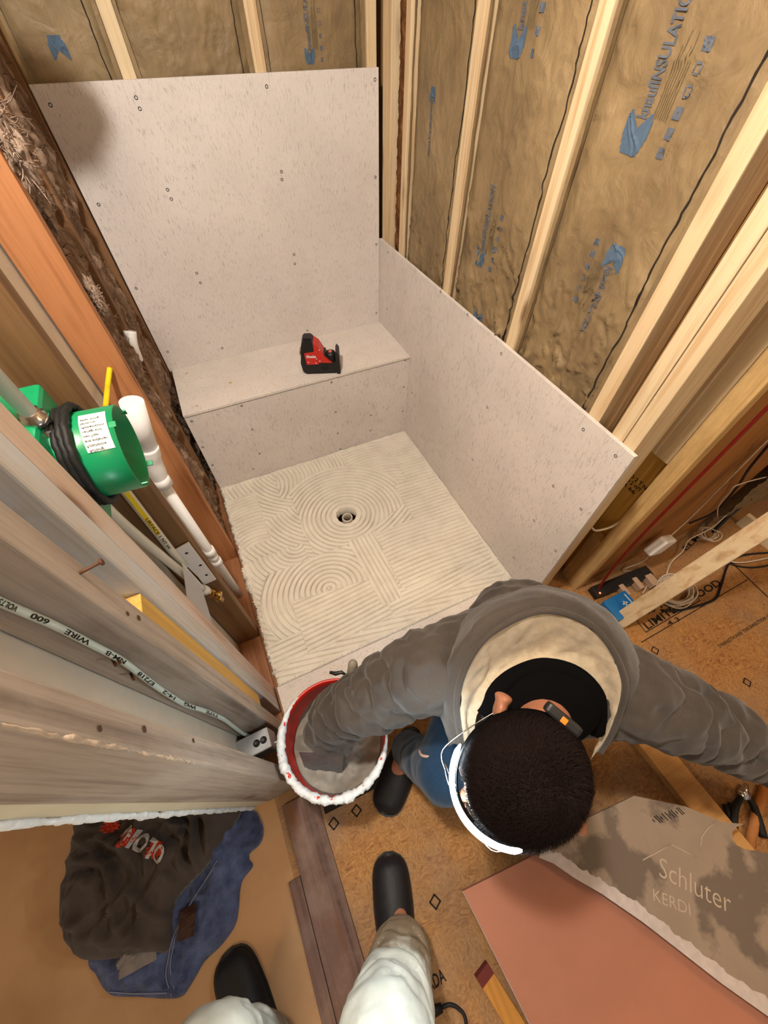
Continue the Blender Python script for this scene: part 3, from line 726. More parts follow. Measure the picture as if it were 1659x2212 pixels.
bm = bmesh.new(); tube(bm, [p.lerp(q, .4), q], .013, 8); tube(bm, [q, q + Vector((.004, .0, -.05))], .012, 12); tube(bm, [q, q + Vector((.02, -.01, -.003))], .010, 8)
link('elbow', bm, 'brass', wp)['label'] = 'brass elbow fitting'
bm = bmesh.new(); a = at(262, 1050, 1, -.86); b = at(372, 1192, 1, -.86); b2 = at(400, 1222, 1, -.86); tube(bm, [a, b, b2], .0095, 12)
yp = link('water_pipe', bm, 'pex', smooth=True); tag(yp, 'white pipe with yellow stripe and print behind the valve box', 'pipe')
bm = bmesh.new(); d_ = (b - a).normalized(); sd = d_.cross(CAM_LOC - a).normalized(); up_ = sd.cross(d_) * -1
if up_.dot(CAM_LOC - a) < 0: up_ = -up_
obox(bm, a.lerp(b, .35) + up_ * .0088, d_, sd, up_, (b - a).length * .6, .009, .0016); link('stripe', bm, 'yellowp', yp)
bm = bmesh.new(); yd_ = up_.cross(d_); text_on(bm, 'URFACE 1 NT.W', a.lerp(b, .40) + up_ * .0098 - yd_ * .0035, d_, yd_, width=.13, height=.007, bold=.02); link('lettering', bm, 'ink', yp)
# white mounting bracket
br = thing('mounting_bracket', 'white metal mounting bracket with dark holes low between the left studs', 'bracket', at(430, 1230, 1, -.842))
bm = bmesh.new(); A_ = [at(x, y, 1, -.8435) for x, y in ((366, 1192), (407, 1170), (467, 1250), (440, 1262), (428, 1245), (388, 1206))]
prism(bm, A_, (0, -.003, 0)); link('plate', bm, 'white', br)
bm = bmesh.new()
for px, py in ((403, 1195), (433, 1221), (446, 1242)):
    p = at(px, py, 1, -.8468); lathe(bm, p, (0, -1, 0), [(0, .0004), (.0042, .0004)], 14)
link('hole', bm, 'black', br)
bm = bmesh.new(); prism(bm, [at(x, y, 1, -.90) for x, y in ((393, 1215), (432, 1258), (470, 1380), (455, 1372), (405, 1300))], (0, -.004, 0)); link('lower_plate', bm, 'white', br)
# vent stack
vs_ = thing('vent_pipe', 'white plastic drain pipe with angled top running down the orange stud', 'pipe', at(540, 1370, 1, -.6))
pA = at(283, 868, 1, -.60); pW = at(318, 965, 1, -.60); pC = at(345, 1035, 1, -.60); pC.x = pW.x + .0; 
xv = -1.150; pV1 = at(345, 1035, 0, xv); pV1.y = -.62
pV1 = at(345, 1035, 1, -.62); pV2 = Vector((pV1.x, pV1.y, -.03))
bm = bmesh.new(); tube(bm, [at(284, 868, 1, -.62), at(318, 972, 1, -.62)], .0265, 24); link('upper_pipe', bm, 'white', vs_)
bm = bmesh.new(); tube(bm, spline([at(316, 965, 1, -.62), at(328, 1000, 1, -.62), pV1 + Vector((0, 0, -.01))], 5), [.029] * 4 + [.026] * 4 + [.024] * 3, 20)
tube(bm, [pV1 + Vector((0, 0, .010)), pV1 + Vector((0, 0, -.025))], .026, 20)
link('coupling', bm, 'white', vs_)
bm = bmesh.new(); tube(bm, [pV1, pV2], .0155, 20); link('lower_pipe', bm, 'white', vs_)
bm = bmesh.new(); zc = at(455, 1190, 1, -.62).z
tube(bm, [Vector((pV1.x, pV1.y, zc + .015)), Vector((pV1.x, pV1.y, zc - .02))], .020, 20); tube(bm, [Vector((pV1.x, pV1.y, zc - .02)), Vector((pV1.x, pV1.y, zc - .06))], .0175, 20); tube(bm, [Vector((pV1.x, pV1.y, zc - .06)), Vector((pV1.x, pV1.y, zc - .09))], .020, 20)
link('collar', bm, 'white', vs_)
bm = bmesh.new(); tube(bm, spline([at(237, 796, 1, -.424), at(233, 830, 1, -.47), at(231, 850, 1, -.52), at(228, 880, 1, -.56)], 6), .0065, 10)
tag(link('cable_end', bm, 'yellowp', smooth=True), 'yellow cable end poking out of a hole in the orange stud', 'cable')
bm = bmesh.new(); tube(bm, spline([at(280, 715, 1, -.05), at(284, 745, 1, -.06), at(296, 778, 1, -.06)], 5), .02, 14)
tag(link('pipe_bend', bm, 'white', smooth=True), 'pale plastic pipe bend buried in the fibreglass above the bench end', 'pipe')

# electrical box and cable on the striped stud
cb = spline([at(x, y, 1, -1.249) for x, y in ((-60, 1270), (0, 1300), (60, 1326), (120, 1352), (200, 1393), (265, 1428), (320, 1470), (360, 1498), (400, 1522), (440, 1535), (480, 1552), (505, 1570), (528, 1586), (548, 1592), (565, 1600))], 6)
bm = bmesh.new()
for i, p in enumerate(cb): pass
tube(bm, cb, .0048, 10)
ec = link('electrical_cable', bm, 'whitegreen' if False else plain('pale_green_white_cable', '#c3d0c8', .45, .4, var=.05), smooth=True); tag(ec, 'white and green printed electrical cable running down the striped stud', 'cable')
bm = bmesh.new()
txs = 'VOLTS  600  WIRE  NM-B  E7218  14-2  WG  TYPE'.split('  ')
k0 = 10
L_ = len(cb)
for i, tx in enumerate(txs):
    j = 4 + i * 7
    if j + 4 >= L_: break
    a, b = cb[j], cb[j + 5]; dd = (b - a).normalized(); toC = (CAM_LOC - a).normalized(); sd = dd.cross(toC).normalized(); nn_ = sd.cross(dd)
    if nn_.dot(toC) < 0: nn_ = -nn_
    text_on(bm, tx, b + nn_ * .0052 - nn_.cross(-dd) * .0027, -dd, nn_.cross(-dd), width=(b - a).length * .8, height=.0055, bold=.02)
link('lettering', bm, 'ink', ec)
eb = thing('junction_box', 'grey plastic electrical box at the foot of the striped stud beside the bucket', 'electrical box', (-1.17, -1.27, .0))
c = at(556, 1612, 1, -1.285); eb.location = c; ORG[eb.name] = c
bm = bmesh.new(); e1 = Vector((1, 0, 0)); e2 = Vector((0, 1, 0)); e3 = Vector((0, 0, 1))
obox(bm, c, e1, e2, e3, .095, .055, .10, .004); link('body', bm, 'greyplastic', eb)
bm = bmesh.new(); 
for dx in (.010, .030):
    lathe(bm, c + Vector((dx - .0, -.002, .0505)), (0, 0, 1), [(0, .0), (.009, .0), (.0095, .0012), (.010, 0)], 16)
link('knockout', bm, 'black', eb)
bm = bmesh.new(); bx(bm, c + Vector((-.04, -.028, -.045)), c + Vector((.04, -.0285, .045))); link('opening', bm, 'black', eb)
bm = bmesh.new(); tube(bm, [c + Vector((.04, -.01, -.01)), c + Vector((.075, -.015, .0))], .002, 8); link('nail', bm, 'white', eb)

# ------------------------------------------------------------------ laser level on the bench
lz = thing('laser_level', 'red and black cross line laser level standing on the bench', 'laser level', (-.43, .12, .5085))
LA = Vector((.93, -.36, 0)).normalized(); LB = Vector((.36, .93, 0)).normalized(); UP = Vector((0, 0, 1))
LC = at(700, 808, 2, .5085) + LB * .038; 
def lb_(a, b, z): return LC + (LA * (a - .006) + LB * b + UP * z) * 1.14
def lprism(bm, pts, b0, b1): prism(bm, [lb_(a, b0, z) for a, z in pts], LB * (b1 - b0))
bm = bmesh.new(); lprism(bm, [(-.062, 0), (-.030, 0), (.058, 0), (.062, .010), (.062, .05), (.03, .052), (.02, .085), (-.075, .085), (-.082, .05), (-.078, .015)], -.030, .030)
link('body', bm, 'black', lz)
bm = bmesh.new(); lprism(bm, [(-.058, .045), (-.012, .045), (-.006, .052), (.045, .050), (.030, .062), (.016, .082), (-.002, .118), (-.022, .135), (-.022, .100), (-.062, .095)], -.0335, .0335)
link('cover', bm, 'red', lz)
bm = bmesh.new(); lprism(bm, [(-.072, .088), (-.018, .092), (-.020, .128), (-.026, .142), (-.062, .142), (-.070, .122)], -.032, .032)
lprism(bm, [(-.058, .142), (-.028, .142), (-.030, .150), (-.056, .150)], -.022, .022); link('lens_housing', bm, 'black', lz)
bm = bmesh.new(); lathe(bm, lb_(-.064, 0, .078), -LA, [(.0, .018), (.024, .018), (.026, .010), (.026, 0), (0, 0)], 24); link('side_lens', bm, 'chrome', lz)
bm = bmesh.new(); lathe(bm, lb_(-.064, 0, .078), -LA, [(.0, .021), (.012, .021), (.012, .018)], 24); lathe(bm, lb_(-.066, 0, .078), -LA, [(.0265, .004), (.028, .004), (.028, .010), (.0265, .010)], 24, close=True); link('lens_ring', bm, 'black', lz)
bm = bmesh.new(); lprism(bm, [(.060, 0), (.075, 0), (.075, .085), (.066, .098), (.060, .088)], -.036, .036); link('magnetic_bracket', bm, 'black', lz)
bm = bmesh.new(); lathe(bm, lb_(.040, -.005, .07), UP, [(0, .016), (.020, .014), (.024, 0), (.024, -.03)], 22); link('battery_cap', bm, 'black', lz)
bm = bmesh.new(); obox(bm, lb_(.040, -.010, .087), LA, LB, UP, .014, .016, .004, .001); link('release_tab', bm, plain('salmon_plastic', '#e06a5c', .4), lz)
bm = bmesh.new(); lathe(bm, lb_(.012, -.030, .026), -LB, [(0, .004), (.010, .004), (.0125, .0015), (.0125, 0)], 20); link('dial', bm, 'rubber', lz)
bm = bmesh.new(); text_on(bm, 'Milwaukee', lb_(-.054, -.0340, .075), LA, UP, width=.042, height=.014, bold=.03); link('lettering', bm, 'white', lz)
bm = bmesh.new()
for a, z in ((-.050, .056), (.0, .108), (-.020, .052), (-.004, .060), (-.016, .070)):
    lathe(bm, lb_(a, -.0337, z), -LB, [(0, .0006), (.0028, .0006)], 10)
link('rivet', bm, 'white', lz)

# ------------------------------------------------------------------ bucket with mortar
BC = Vector((-.930, -1.368, 0)); BR = .1455; BH = .368
bk = thing('bucket', 'red bucket with white mortar crust round its rim and mixed mortar inside', 'bucket', BC)
bm = bmesh.new(); lathe(bm, BC, (0, 0, 1), [(.001, .002), (.125, .002), (.130, .006), (BR - .004, BH - .03), (BR + .004, BH - .028), (BR + .004, BH - .004), (BR, BH), (BR - .004, BH - .003), (BR - .007, BH - .03), (.124, .010), (.001, .008)], 64)
link('shell', bm, 'red', bk)
def crust(a, b):
    th = a * 2 * PI; ph = b * 2 * PI
    cov = max(.0, min(1, .6 + 1.5 * math.cos(th - 3.95)))                  # heavy towards the camera side
    k = .0014 + cov * (.0095 + .004 * fb(math.cos(th) * 4, math.sin(th) * 4, 3) + .003 * fb(math.cos(th) * 17, math.sin(th) * 17, b * 5))
    if cov <= 0.02: k = .0004
    dz = -.008 * cov * (1 + fb(math.cos(th) * 6, math.sin(th) * 6, 9))
    r_ = BR + .001 + k * math.cos(ph); return BC + Vector((r_ * math.cos(th), r_ * math.sin(th), BH - .002 + dz + k * 1.3 * math.sin(ph)))
V, Fc = grid_mesh(260, 12, crust); link('mortar_crust', (V, Fc), plain('dried_white_mortar', '#d9dde0', .85, .15, var=.15, vs=60, bump=.5), bk, smooth=True)
bm = bmesh.new()
V, Fc = grid_mesh(120, 24, lambda a, b: BC + Vector(((.1305) * b * math.cos(a * 2 * PI), (.1305) * b * math.sin(a * 2 * PI), .185 + .05 * b ** 3 + .014 * fb(b * math.cos(a * 2 * PI) * 3, b * math.sin(a * 2 * PI) * 3, 5) + .003 * math.sin(40 * a * 2 + b * 9) * b)))
bm.free(); tag(link('mixed_mortar', (V, Fc), plain('mixed_grey_mortar', '#9b968c', .6, .3, var=.2, vs=14, bump=.3), smooth=True), 'pale wet mortar inside the red bucket', 'mortar')
V, Fc = grid_mesh(120, 10, lambda a, b: BC + Vector((math.cos(a * 2 * PI), math.sin(a * 2 * PI), 0)) * (.1285 + .0105 * b - .0022 - .002 * abs(fb(a * 9, b * 3, 2))) + Vector((0, 0, .20 + b * (.07 + .02 * math.sin(a * 11) + .02 * math.sin(a * 2 * PI + 1)))))
link('smeared_mortar', (V, Fc), plain('grey_mortar_smear', '#9a9490', .8, .2, var=.3, vs=12), bk, smooth=True)
bm = bmesh.new(); ya = BC + Vector((0, 0, BH - .035))
tube(bm, [ya + Vector((math.cos(t) * (BR + .006), math.sin(t) * (BR + .006), -.10 * math.sin((t - .3) / PI * PI) * .9)) for t in [.3 + PI * i / 24 for i in range(25)]], .0022, 6); link('handle', bm, 'chrome', bk)
tw = thing('margin_trowel', 'steel trowel held down inside the red bucket', 'trowel', dp(690, 1650, 1.16))
bm = bmesh.new(); tp = [dp(645, 1624, 1.10), dp(742, 1628, 1.10), dp(738, 1690, 1.22), dp(672, 1694, 1.23)]
n_ = (tp[1] - tp[0]).cross(tp[3] - tp[0]).normalized(); prism(bm, tp, n_ * .0015); link('blade', bm, plain('steel_with_mortar', '#7f8488', .5, .4, .5, var=.3, vs=60), tw)
bm = bmesh.new(); tube(bm, [dp(690, 1622, 1.095), dp(692, 1600, 1.09)], .006, 10); link('tang', bm, 'chrome', tw)
bm = bmesh.new(); tube(bm, [dp(692, 1602, 1.09), dp(694, 1570, 1.08)], .012, 10); link('handle', bm, 'black', tw)
hp = [dp(761, 1505, 1.10), dp(761, 1470, 1.085), dp(762, 1440, 1.07), dp(763, 1426, 1.065)]
bm = bmesh.new(); tube(bm, spline(hp, 4), [.016] * 3 + [.0155] * 4 + [.014, .0135, .0135, .012, .009, .005], 14)
th_ = link('tool_handle', bm, plain('mortar_caked_handle', '#8d8578', .8, .2, var=.4, vs=70, bump=.5), smooth=True); tag(th_, 'mortar caked tool handle leaning out over the back rim of the bucket', 'tool handle')
bm = bmesh.new(); tube(bm, [dp(712, 1452, 1.09), dp(725, 1455, 1.09), dp(738, 1452, 1.085), dp(748, 1458, 1.085)], [.004, .006, .005, .003], 7); link('paint_skin', bm, 'black', th_)

# ------------------------------------------------------------------ threshold planks, floor marks
lumber('threshold_plank', 'wide dark stained plank on the floor between the doorway and the strand board', (-1.168, -3.0, .0), (-1.062, -1.435, .016), 'darkplank', cat='plank', bev=.002)
lumber('threshold_strip', 'narrow dark stained strip alongside the wide dark plank', (-1.205, -3.0, .0), (-1.170, -1.62, .012), 'darkplank', cat='plank', bev=.002)
bm = bmesh.new(); a = at(700, 1750, 2, .0008); b = at(872, 1662, 2, .0008); dd = (b - a).normalized(); sd = Vector((-dd.y, dd.x, 0)) * .012
bm.faces.new([bm.verts.new(q) for q in (a - sd, b - sd, b + sd, a + sd)]); link('printed_bar', bm, 'ink', fl)
def mark(px, py, s=.011, ang=0):
    c = at(px, py, 2, .0008); bm = bmesh.new()
    for k in range(4):
        a_ = ang + k * PI / 2; d1 = Vector((math.cos(a_), math.sin(a_), 0)); d2 = Vector((-d1.y, d1.x, 0)); o_ = c + d2 * s
        bm.faces.new([bm.verts.new(q) for q in (o_ - d1 * s * 1.1 - d2 * .0022, o_ + d1 * s * 1.1 - d2 * .0022, o_ + d1 * s * 1.1 + d2 * .0022, o_ - d1 * s * 1.1 + d2 * .0022)])
    link('printed_mark', bm, 'ink', fl)
for q in ((770, 1751), (842, 1707), (721, 1779), (940, 1948), (1275, 1712), (1227, 1735), (1415, 1405), (1614, 1474)): mark(*q, ang=.45)
def ftext(tx, p0, p1, h, bold=.02, up=1):
    a = at(*p0, 2, .0009); b = at(*p1, 2, .0009); dd = (b - a); L = dd.length; dd.normalize(); sd = Vector((-dd.y, dd.x, 0)) * up
    bm = bmesh.new(); text_on(bm, tx, a, dd, sd, width=L, height=h, bold=bold); link('printed_lettering', bm, 'ink', fl)
ftext('LIMITED WOOD', (1400, 1360), (1560, 1262), .030)
ftext('11 05 1', (1372, 1340), (1432, 1312), .022)
ftext('CANADA', (890, 2170), (965, 2118), .026)
ftext('STRENGTH AXIS THIS DIRECTION 1/2 DET', (1555, 1400), (1680, 1322), .012)
ftext('4 3', (1446, 1352), (1470, 1340), .018)
ftext('ELM', (1482, 1190), (1515, 1160), .022)
def line(p0, p1, wd=.0018):
    a = at(*p0, 2, .0007); b = at(*p1, 2, .0007); d_ = (b - a).normalized(); s_ = Vector((-d_.y, d_.x, 0)) * wd
    bm = bmesh.new(); bm.faces.new([bm.verts.new(q) for q in (a - s_, b - s_, b + s_, a + s_)]); link('printed_line', bm, 'ink', fl)
line((1385, 1388), (1615, 1252)); line((1395, 1366), (1512, 1297)); line((1375, 1340), (1395, 1366)); line((1492, 1272), (1512, 1297)); line((1580, 1215), (1659, 1290), .003)

# ------------------------------------------------------------------ right room: leaning 2x4, cables, boxes
ax_ = (Vector((.553, -1.436, .6)) - Vector((.298, -1.428, .0))).normalized()
bm = bmesh.new(); b0 = Vector((.298, -1.428, 0)) - ax_ * .0; cc = b0 + ax_ * .75; s_ = ax_.cross(Vector((0, 1, 0))).normalized(); t_ = ax_.cross(s_)
obox(bm, cc + Vector((0, 0, .015)), s_, t_, ax_, .038, .062, 1.5, .003); tag(link('leaning_post', bm, 'spf'), 'pale two by four post slanting up beside the cable coil', 'post')
def coil(c, r, n, label, mat, rt=.003, seed=1, sq=.75):
    bm = bmesh.new(); rnd = random.Random(seed); pts = []
    for k in range(n):
        ro_ = r * rnd.uniform(.82, 1.05); ox = rnd.uniform(-.012, .012); oy = rnd.uniform(-.012, .012); zz = .006 + .035 * k / n
        for i in range(24):
            a_ = 2 * PI * i / 24; pts.append(Vector(c) + Vector((ox + ro_ * math.cos(a_), oy + ro_ * sq * math.sin(a_), zz + .004 * math.sin(a_ * 2 + k))))
    tube(bm, pts, rt, 6); return tag(link('cable_coil', bm, mat, smooth=True), label, 'cable coil')
coil(at(1452, 1282, 2, 0), .085, 12, 'large coil of pale cable on the strand board behind the slanting post', 'whitecord', .0034, 3)
coil(at(1525, 1160, 2, .03), .045, 5, 'small tangle of thin pale wire by the dark corner', 'whitecord', .0022, 5)
def cab(label, pts, mat, r): 
    bm = bmesh.new(); tube(bm, spline(pts, 8), r, 8); return tag(link('cable', bm, mat, smooth=True), label, 'cable')
F0 = lambda x, y, z=.006: at(x, y, 2, z)
cab('thick black cord curving across the strand board to the right edge', [F0(1430, 1318), F0(1470, 1318), F0(1540, 1297), F0(1556, 1270), F0(1570, 1225), F0(1585, 1207), F0(1620, 1197), F0(1700, 1192)], 'cord', .0048)
cab('second black cord looping past the slanting post', [F0(1570, 1215), F0(1600, 1224), F0(1640, 1225), F0(1700, 1212)], 'cord', .0042)
cab('thin pale cable crossing over the black cords', [F0(1545, 1196, .02), F0(1580, 1213, .02), F0(1620, 1213, .02), F0(1700, 1196, .02)], 'whitecord', .003)
cab('pale cable rising from the coil up along the dark corner', [F0(1440, 1240, .01), F0(1450, 1215, .02), F0(1475, 1190, .03), F0(1490, 1165, .05), F0(1540, 1138, .08), F0(1600, 1085, .15), F0(1670, 1040, .2)], 'whitecord', .003)
cab('black bundle of cord rising beside the pale cable', [F0(1540, 1150, .05), F0(1580, 1110, .1), F0(1630, 1070, .15), F0(1700, 1020, .2)], 'cord', .008)
cab('black cord sweeping up the brown panel wall', [at(1490, 1130, 1, -1.24), at(1545, 1105, 1, -1.24), at(1590, 1055, 1, -1.24), at(1620, 1010, 1, -1.245), at(1670, 950, 1, -1.25)], 'cord', .0045)
cab('thin pale wire loop on the brown panel wall', [at(1555, 1140, 1, -1.25), at(1550, 1100, 1, -1.25), at(1575, 1065, 1, -1.25), at(1600, 1045, 1, -1.25), at(1700, 1020, 1, -1.25)], 'whitecord', .0025)
ad_ = thing('power_adapter', 'square white power adapter hanging on its cable by the brown panel wall', 'adapter', at(1425, 1175, 1, -1.26))
AC = at(1426, 1178, 1, -1.265)
bm = bmesh.new(); obox(bm, AC, Vector((.9, 0, -.43)).normalized(), Vector((0, 1, 0)), Vector((.43, 0, .9)).normalized(), .105, .040, .095, .010)
ORG[ad_.name] = AC; ad_.location = AC; link('housing', bm, 'white', ad_)
bm = bmesh.new(); tube(bm, spline([AC + Vector((.0, 0, .03)), at(1490, 1120, 1, -1.255), at(1560, 1050, 1, -1.25), at(1659, 950, 1, -1.25), at(1720, 890, 1, -1.25)], 6), .0022, 8); link('upper_lead', bm, 'whitecord', ad_)
bm = bmesh.new(); tube(bm, spline([AC + Vector((-.025, 0, -.03)), at(1390, 1212, 1, -1.27), F0(1345, 1232), F0(1395, 1236), F0(1398, 1262), F0(1388, 1282)], 6), .0024, 8); link('lower_lead', bm, 'whitecord', ad_)
bb_ = thing('battery_box', 'blue plastic box with a white cross mark behind the worker', 'box', at(1335, 1320, 2, 0))
q = at(1330, 1318, 2, .0); u1_ = (at(1366, 1290, 2, 0) - at(1300, 1325, 2, 0)).normalized(); u2_ = Vector((-u1_.y, u1_.x, 0))
bm = bmesh.new(); obox(bm, q + Vector((0, 0, .028)), u1_, u2_, UP, .125, .092, .056, .004); obox(bm, q + Vector((0, 0, .058)) + u1_ * .02, u1_, u2_, UP, .05, .06, .008, .002); link('case', bm, 'blue', bb_)
bm = bmesh.new(); tq = q + Vector((0, 0, .0635)) + u1_ * .012
obox(bm, tq, u1_, u2_, UP, .024, .006, .0008); obox(bm, tq, u2_, u1_, UP * -1, .020, .006, .0008); obox(bm, tq + u1_ * .028, u2_, u1_, UP * -1, .065, .004, .0010); link('white_mark', bm, 'white', bb_)
ps = thing('power_strip', 'black power strip with plugs and tiny lit red switch in the dark corner', 'power strip', at(1350, 1262, 2, 0))
a = at(1280, 1282, 2, .02); b = at(1400, 1235, 2, .02); dd = (b - a).normalized(); sd = Vector((-dd.y, dd.x, 0))
bm = bmesh.new(); obox(bm, (a + b) / 2, dd, sd, UP, (b - a).length, .05, .036, .004); link('strip', bm, 'black', ps)
bm = bmesh.new(); lathe(bm, at(1296, 1281, 2, .0385), UP, [(0, .002), (.004, .001), (.004, 0)], 12)
m_ = N('lit_red_neon', .4); m_.color('#ff4020'); m_.b.inputs['Emission Color'].default_value = lin('#ff5030'); m_.b.inputs['Emission Strength'].default_value = 6
link('lit_switch', bm, m_.m, ps)
for i, (px, py, l_) in enumerate(((1346, 1277, 'short tan plug block beside the blue box'), (1375, 1262, 'tan plug block plugged in beside the coil'), (1405, 1255, 'larger tan plug block half under the coil'))):
    bm = bmesh.new(); c = at(px, py, 2, .025); obox(bm, c, dd, sd, UP, .024 + .012 * (i == 2), .055, .035, .004); tag(link('plug', bm, plain('tan_plug_%s' % 'abc'[i], '#b89c84', .5)), l_, 'plug')
# kraft insulation and baseboard far right
V, Fc = grid_mesh(90, 120, lambda a, b: Vector((1.02 + a * 1.1, -1.245 - .02 * fb(a * 6, b * 8, 3) - .012 * (1 - abs(fb(a * 14, b * 12, 9))), .06 + b * 1.9)))
tag(link('insulation_batt', (V, Fc), 'kraft', smooth=True), 'dim kraft insulation beyond the brown panel at the far right edge', 'insulation')
bm = bmesh.new(); a = at(1590, 1130, 2, 0); b = at(1750, 1260, 2, 0); dd = (b - a).normalized(); sd = Vector((dd.y, -dd.x, 0)) * -1
obox(bm, (a + b) / 2 + Vector((0, 0, .035)), dd, sd, UP, (b - a).length, .014, .07, .002); obox(bm, (a + b) / 2 + Vector((0, 0, .075)), dd, sd, UP, (b - a).length, .022, .012, .002)
link('baseboard_right', bm, plain('cream_paint', '#d8c8a8', .4, .4), kind='structure')
# 2x4 on the floor and hand tools
a = at(1370, 1590, 2, .03); b = at(1560, 1830, 2, .03); dd = (b - a).normalized(); sd = Vector((-dd.y, dd.x, 0))
bm = bmesh.new(); obox(bm, a.lerp(b, .5) + sd * .035 + Vector((0, 0, -.011)), dd, sd, UP, 1.0, .089, .038, .003)
tag(link('floor_plate', bm, wood('tan_plate', '#cf9f62', '#b58046', 'x')), 'flat two by four plate on the strand board under the left arm', 'plate')
tl = thing('pliers', 'pair of dark pliers with open handles on the floor at the right edge', 'pliers', at(1620, 1770, 2, .0))
for s_, nm in ((1, 'handle'), (-1, 'handle')):
    bm = bmesh.new(); p0 = at(1608, 1712, 2, .02); p1 = at(1585 if s_ > 0 else 1650, 1790 if s_ > 0 else 1810, 2, .02); pm = at(1588 if s_ > 0 else 1630, 1745, 2, .02)
    tube(bm, spline([p0, pm, p1], 6), [.006 + .005 * min(1, i / 6) for i in range(13)], 10); link(nm, bm, 'rubber', tl)
bm = bmesh.new(); p0 = at(1606, 1716, 2, .02); tube(bm, [p0, at(1612, 1694, 2, .02)], [.014, .006], 8); lathe(bm, p0 + Vector((0, 0, -.012)), UP, [(0, 0), (.016, 0), (.016, .022), (0, .024)], 16); link('jaw', bm, 'chrome', tl)
bm = bmesh.new(); tube(bm, [at(1652, 1700, 2, .015), at(1632, 1765, 2, .015), at(1618, 1830, 2, .015)], .014, 10); tag(link('hammer_handle', bm, wood('tool_ash', '#c08048', '#9a6030', 'x')), 'orange-brown wooden tool handle between the pliers and the right edge', 'tool handle')
bm = bmesh.new(); tube(bm, [at(1567, 1738, 2, .012), at(1578, 1775, 2, .012)], .009, 8); tube(bm, [at(1577, 1734, 2, .012), at(1586, 1765, 2, .012)], .008, 8); tag(link('screwdriver_grip', bm, 'rubber'), 'two short dark tool grips lying beside the flat floor plate', 'tool')

# ------------------------------------------------------------------ foam boards, level, cable in front
ZO = .13
po = [at(1000, 1925, 2, ZO), at(1185, 1832, 2, ZO), at(1700, 2100, 2, ZO), at(1850, 2600, 2, ZO), at(1260, 2440, 2, ZO)]
bm = bmesh.new(); prism(bm, [Vector(p) for p in po], (0, 0, -.020))
ob = thing('foam_board', 'salmon pink foam board lying flat at the bottom right', 'foam board', po[0])
link('sheet', bm, plain('salmon_foam_face', '#aa735c', .75, .2, var=.12, vs=5), ob)
bm = bmesh.new(); e = po[4] - po[0]; n_ = Vector((e.y, -e.x, 0)).normalized(); n_ = n_ if n_.x < 0 else -n_
prism(bm, [po[0] + n_ * .0012 + Vector((0, 0, -.001)), po[4] + n_ * .0012 + Vector((0, 0, -.001)), po[4] + n_ * .0012 + Vector((0, 0, -.021)), po[0] + n_ * .0012 + Vector((0, 0, -.021))], -n_ * .001)
link('cut_edge', bm, plain('white_foam_edge', '#cfc8c0', .9, .1, var=.3, vs=120), ob)
for k, (x, y) in enumerate(((1300, 2000), (1300, 2350))):
    bm = bmesh.new(); c = at(x, y, 2, .05); bx(bm, (c.x - .09, c.y - .045, 0), (c.x + .09, c.y + .045, ZO - .0202), .003); tag(link('support_block', bm, 'spf_y'), ('front' if k else 'rear') + ' wood block hidden under the salmon foam board', 'block')
ZG = .165
out = [(1142, 1828), (1370, 1719), (1480, 1742), (1562, 1776), (1608, 1780)]
arc = [(1582 + 24 * math.cos(t) * .4 - 2, 1806 + 26 * math.sin(t)) for t in [-PI / 2 - .3 - i * (PI * .8) / 8 for i in range(9)]]
gp = [at(x, y, 2, ZG) for x, y in out] + [at(x, y, 2, ZG) for x, y in ((1592, 1786), (1582, 1798), (1582, 1812), (1592, 1826), (1612, 1836), (1634, 1838), (1700, 1850), (1800, 2000), (1800, 2290))]
edge = [(1800, 2290), (1659, 2192), (1560, 2122), (1470, 2052), (1390, 1990), (1300, 1928), (1240, 1893), (1195, 1862), (1165, 1850)]
gp += [at(x + random.uniform(-2, 2), y + random.uniform(-2, 2), 2, ZG) for x, y in edge[1:]]
bm = bmesh.new(); prism(bm, gp, (0, 0, -.012)); bmesh.ops.triangulate(bm, faces=[f for f in bm.faces if len(f.verts) > 4])
def greyboard():
    m = N('taupe_board_with_grey_scuffs', .8, .2); v = m.coord()
    c = m.ramp(m.noise(v, 6, 4, .6), [(.35, '#8c7b6a'), (.7, '#998877')])
    c = m.mix(c, '#62564c', m.ramp(m.noise(v, 5.5, 5, .55), [(.50, 0.0), (.56, .85)]))
    m.color(c); m.bump(m.noise(v, 90, 3), .3, .001); return m.m
gb = link('backer_board', bm, greyboard()); tag(gb, 'irregular taupe backer board with grey patches, scratches and lettering lying over the pink foam', 'backer board')
bm = bmesh.new(); pe = [at(x, y, 2, ZG) for x, y in edge]; 
e_ = pe[-1] - pe[0]; s0 = Vector((-e_.y, e_.x, 0)).normalized(); s0 = s0 if s0.x > 0 else -s0
for i in range(len(pe) - 1):
    n = 14
    for k in range(n):
        a = pe[i].lerp(pe[i + 1], k / n); b = pe[i].lerp(pe[i + 1], (k + 1) / n); d_ = (b - a).normalized(); s_ = s0
        wa = .026 + .009 * fb((i + k / n) * 3, 1, 1); wb = .026 + .009 * fb((i + (k + 1) / n) * 3, 1, 1); z_ = Vector((0, 0, .0012))
        bm.faces.new([bm.verts.new(q) for q in (a + z_ - s_ * .003, b + z_ - s_ * .003, b + z_ + s_ * wb, a + z_ + s_ * wa)])
bmesh.ops.remove_doubles(bm, verts=bm.verts, dist=.0005)
link('torn_edge', bm, plain('pale_torn_fleece', '#c6b9b2', .9, .1, var=.2, vs=60), gb, smooth=True)['label'] = 'pale torn edge'
bm = bmesh.new()
def gt(tx, p0, p1, h, b_=.015):
    a = at(*p0, 2, ZG + .001); b = at(*p1, 2, ZG + .001); d_ = (b - a); L = d_.length; d_.normalize(); text_on(bm, tx, a, d_, Vector((-d_.y, d_.x, 0)), width=L, height=h, bold=b_)
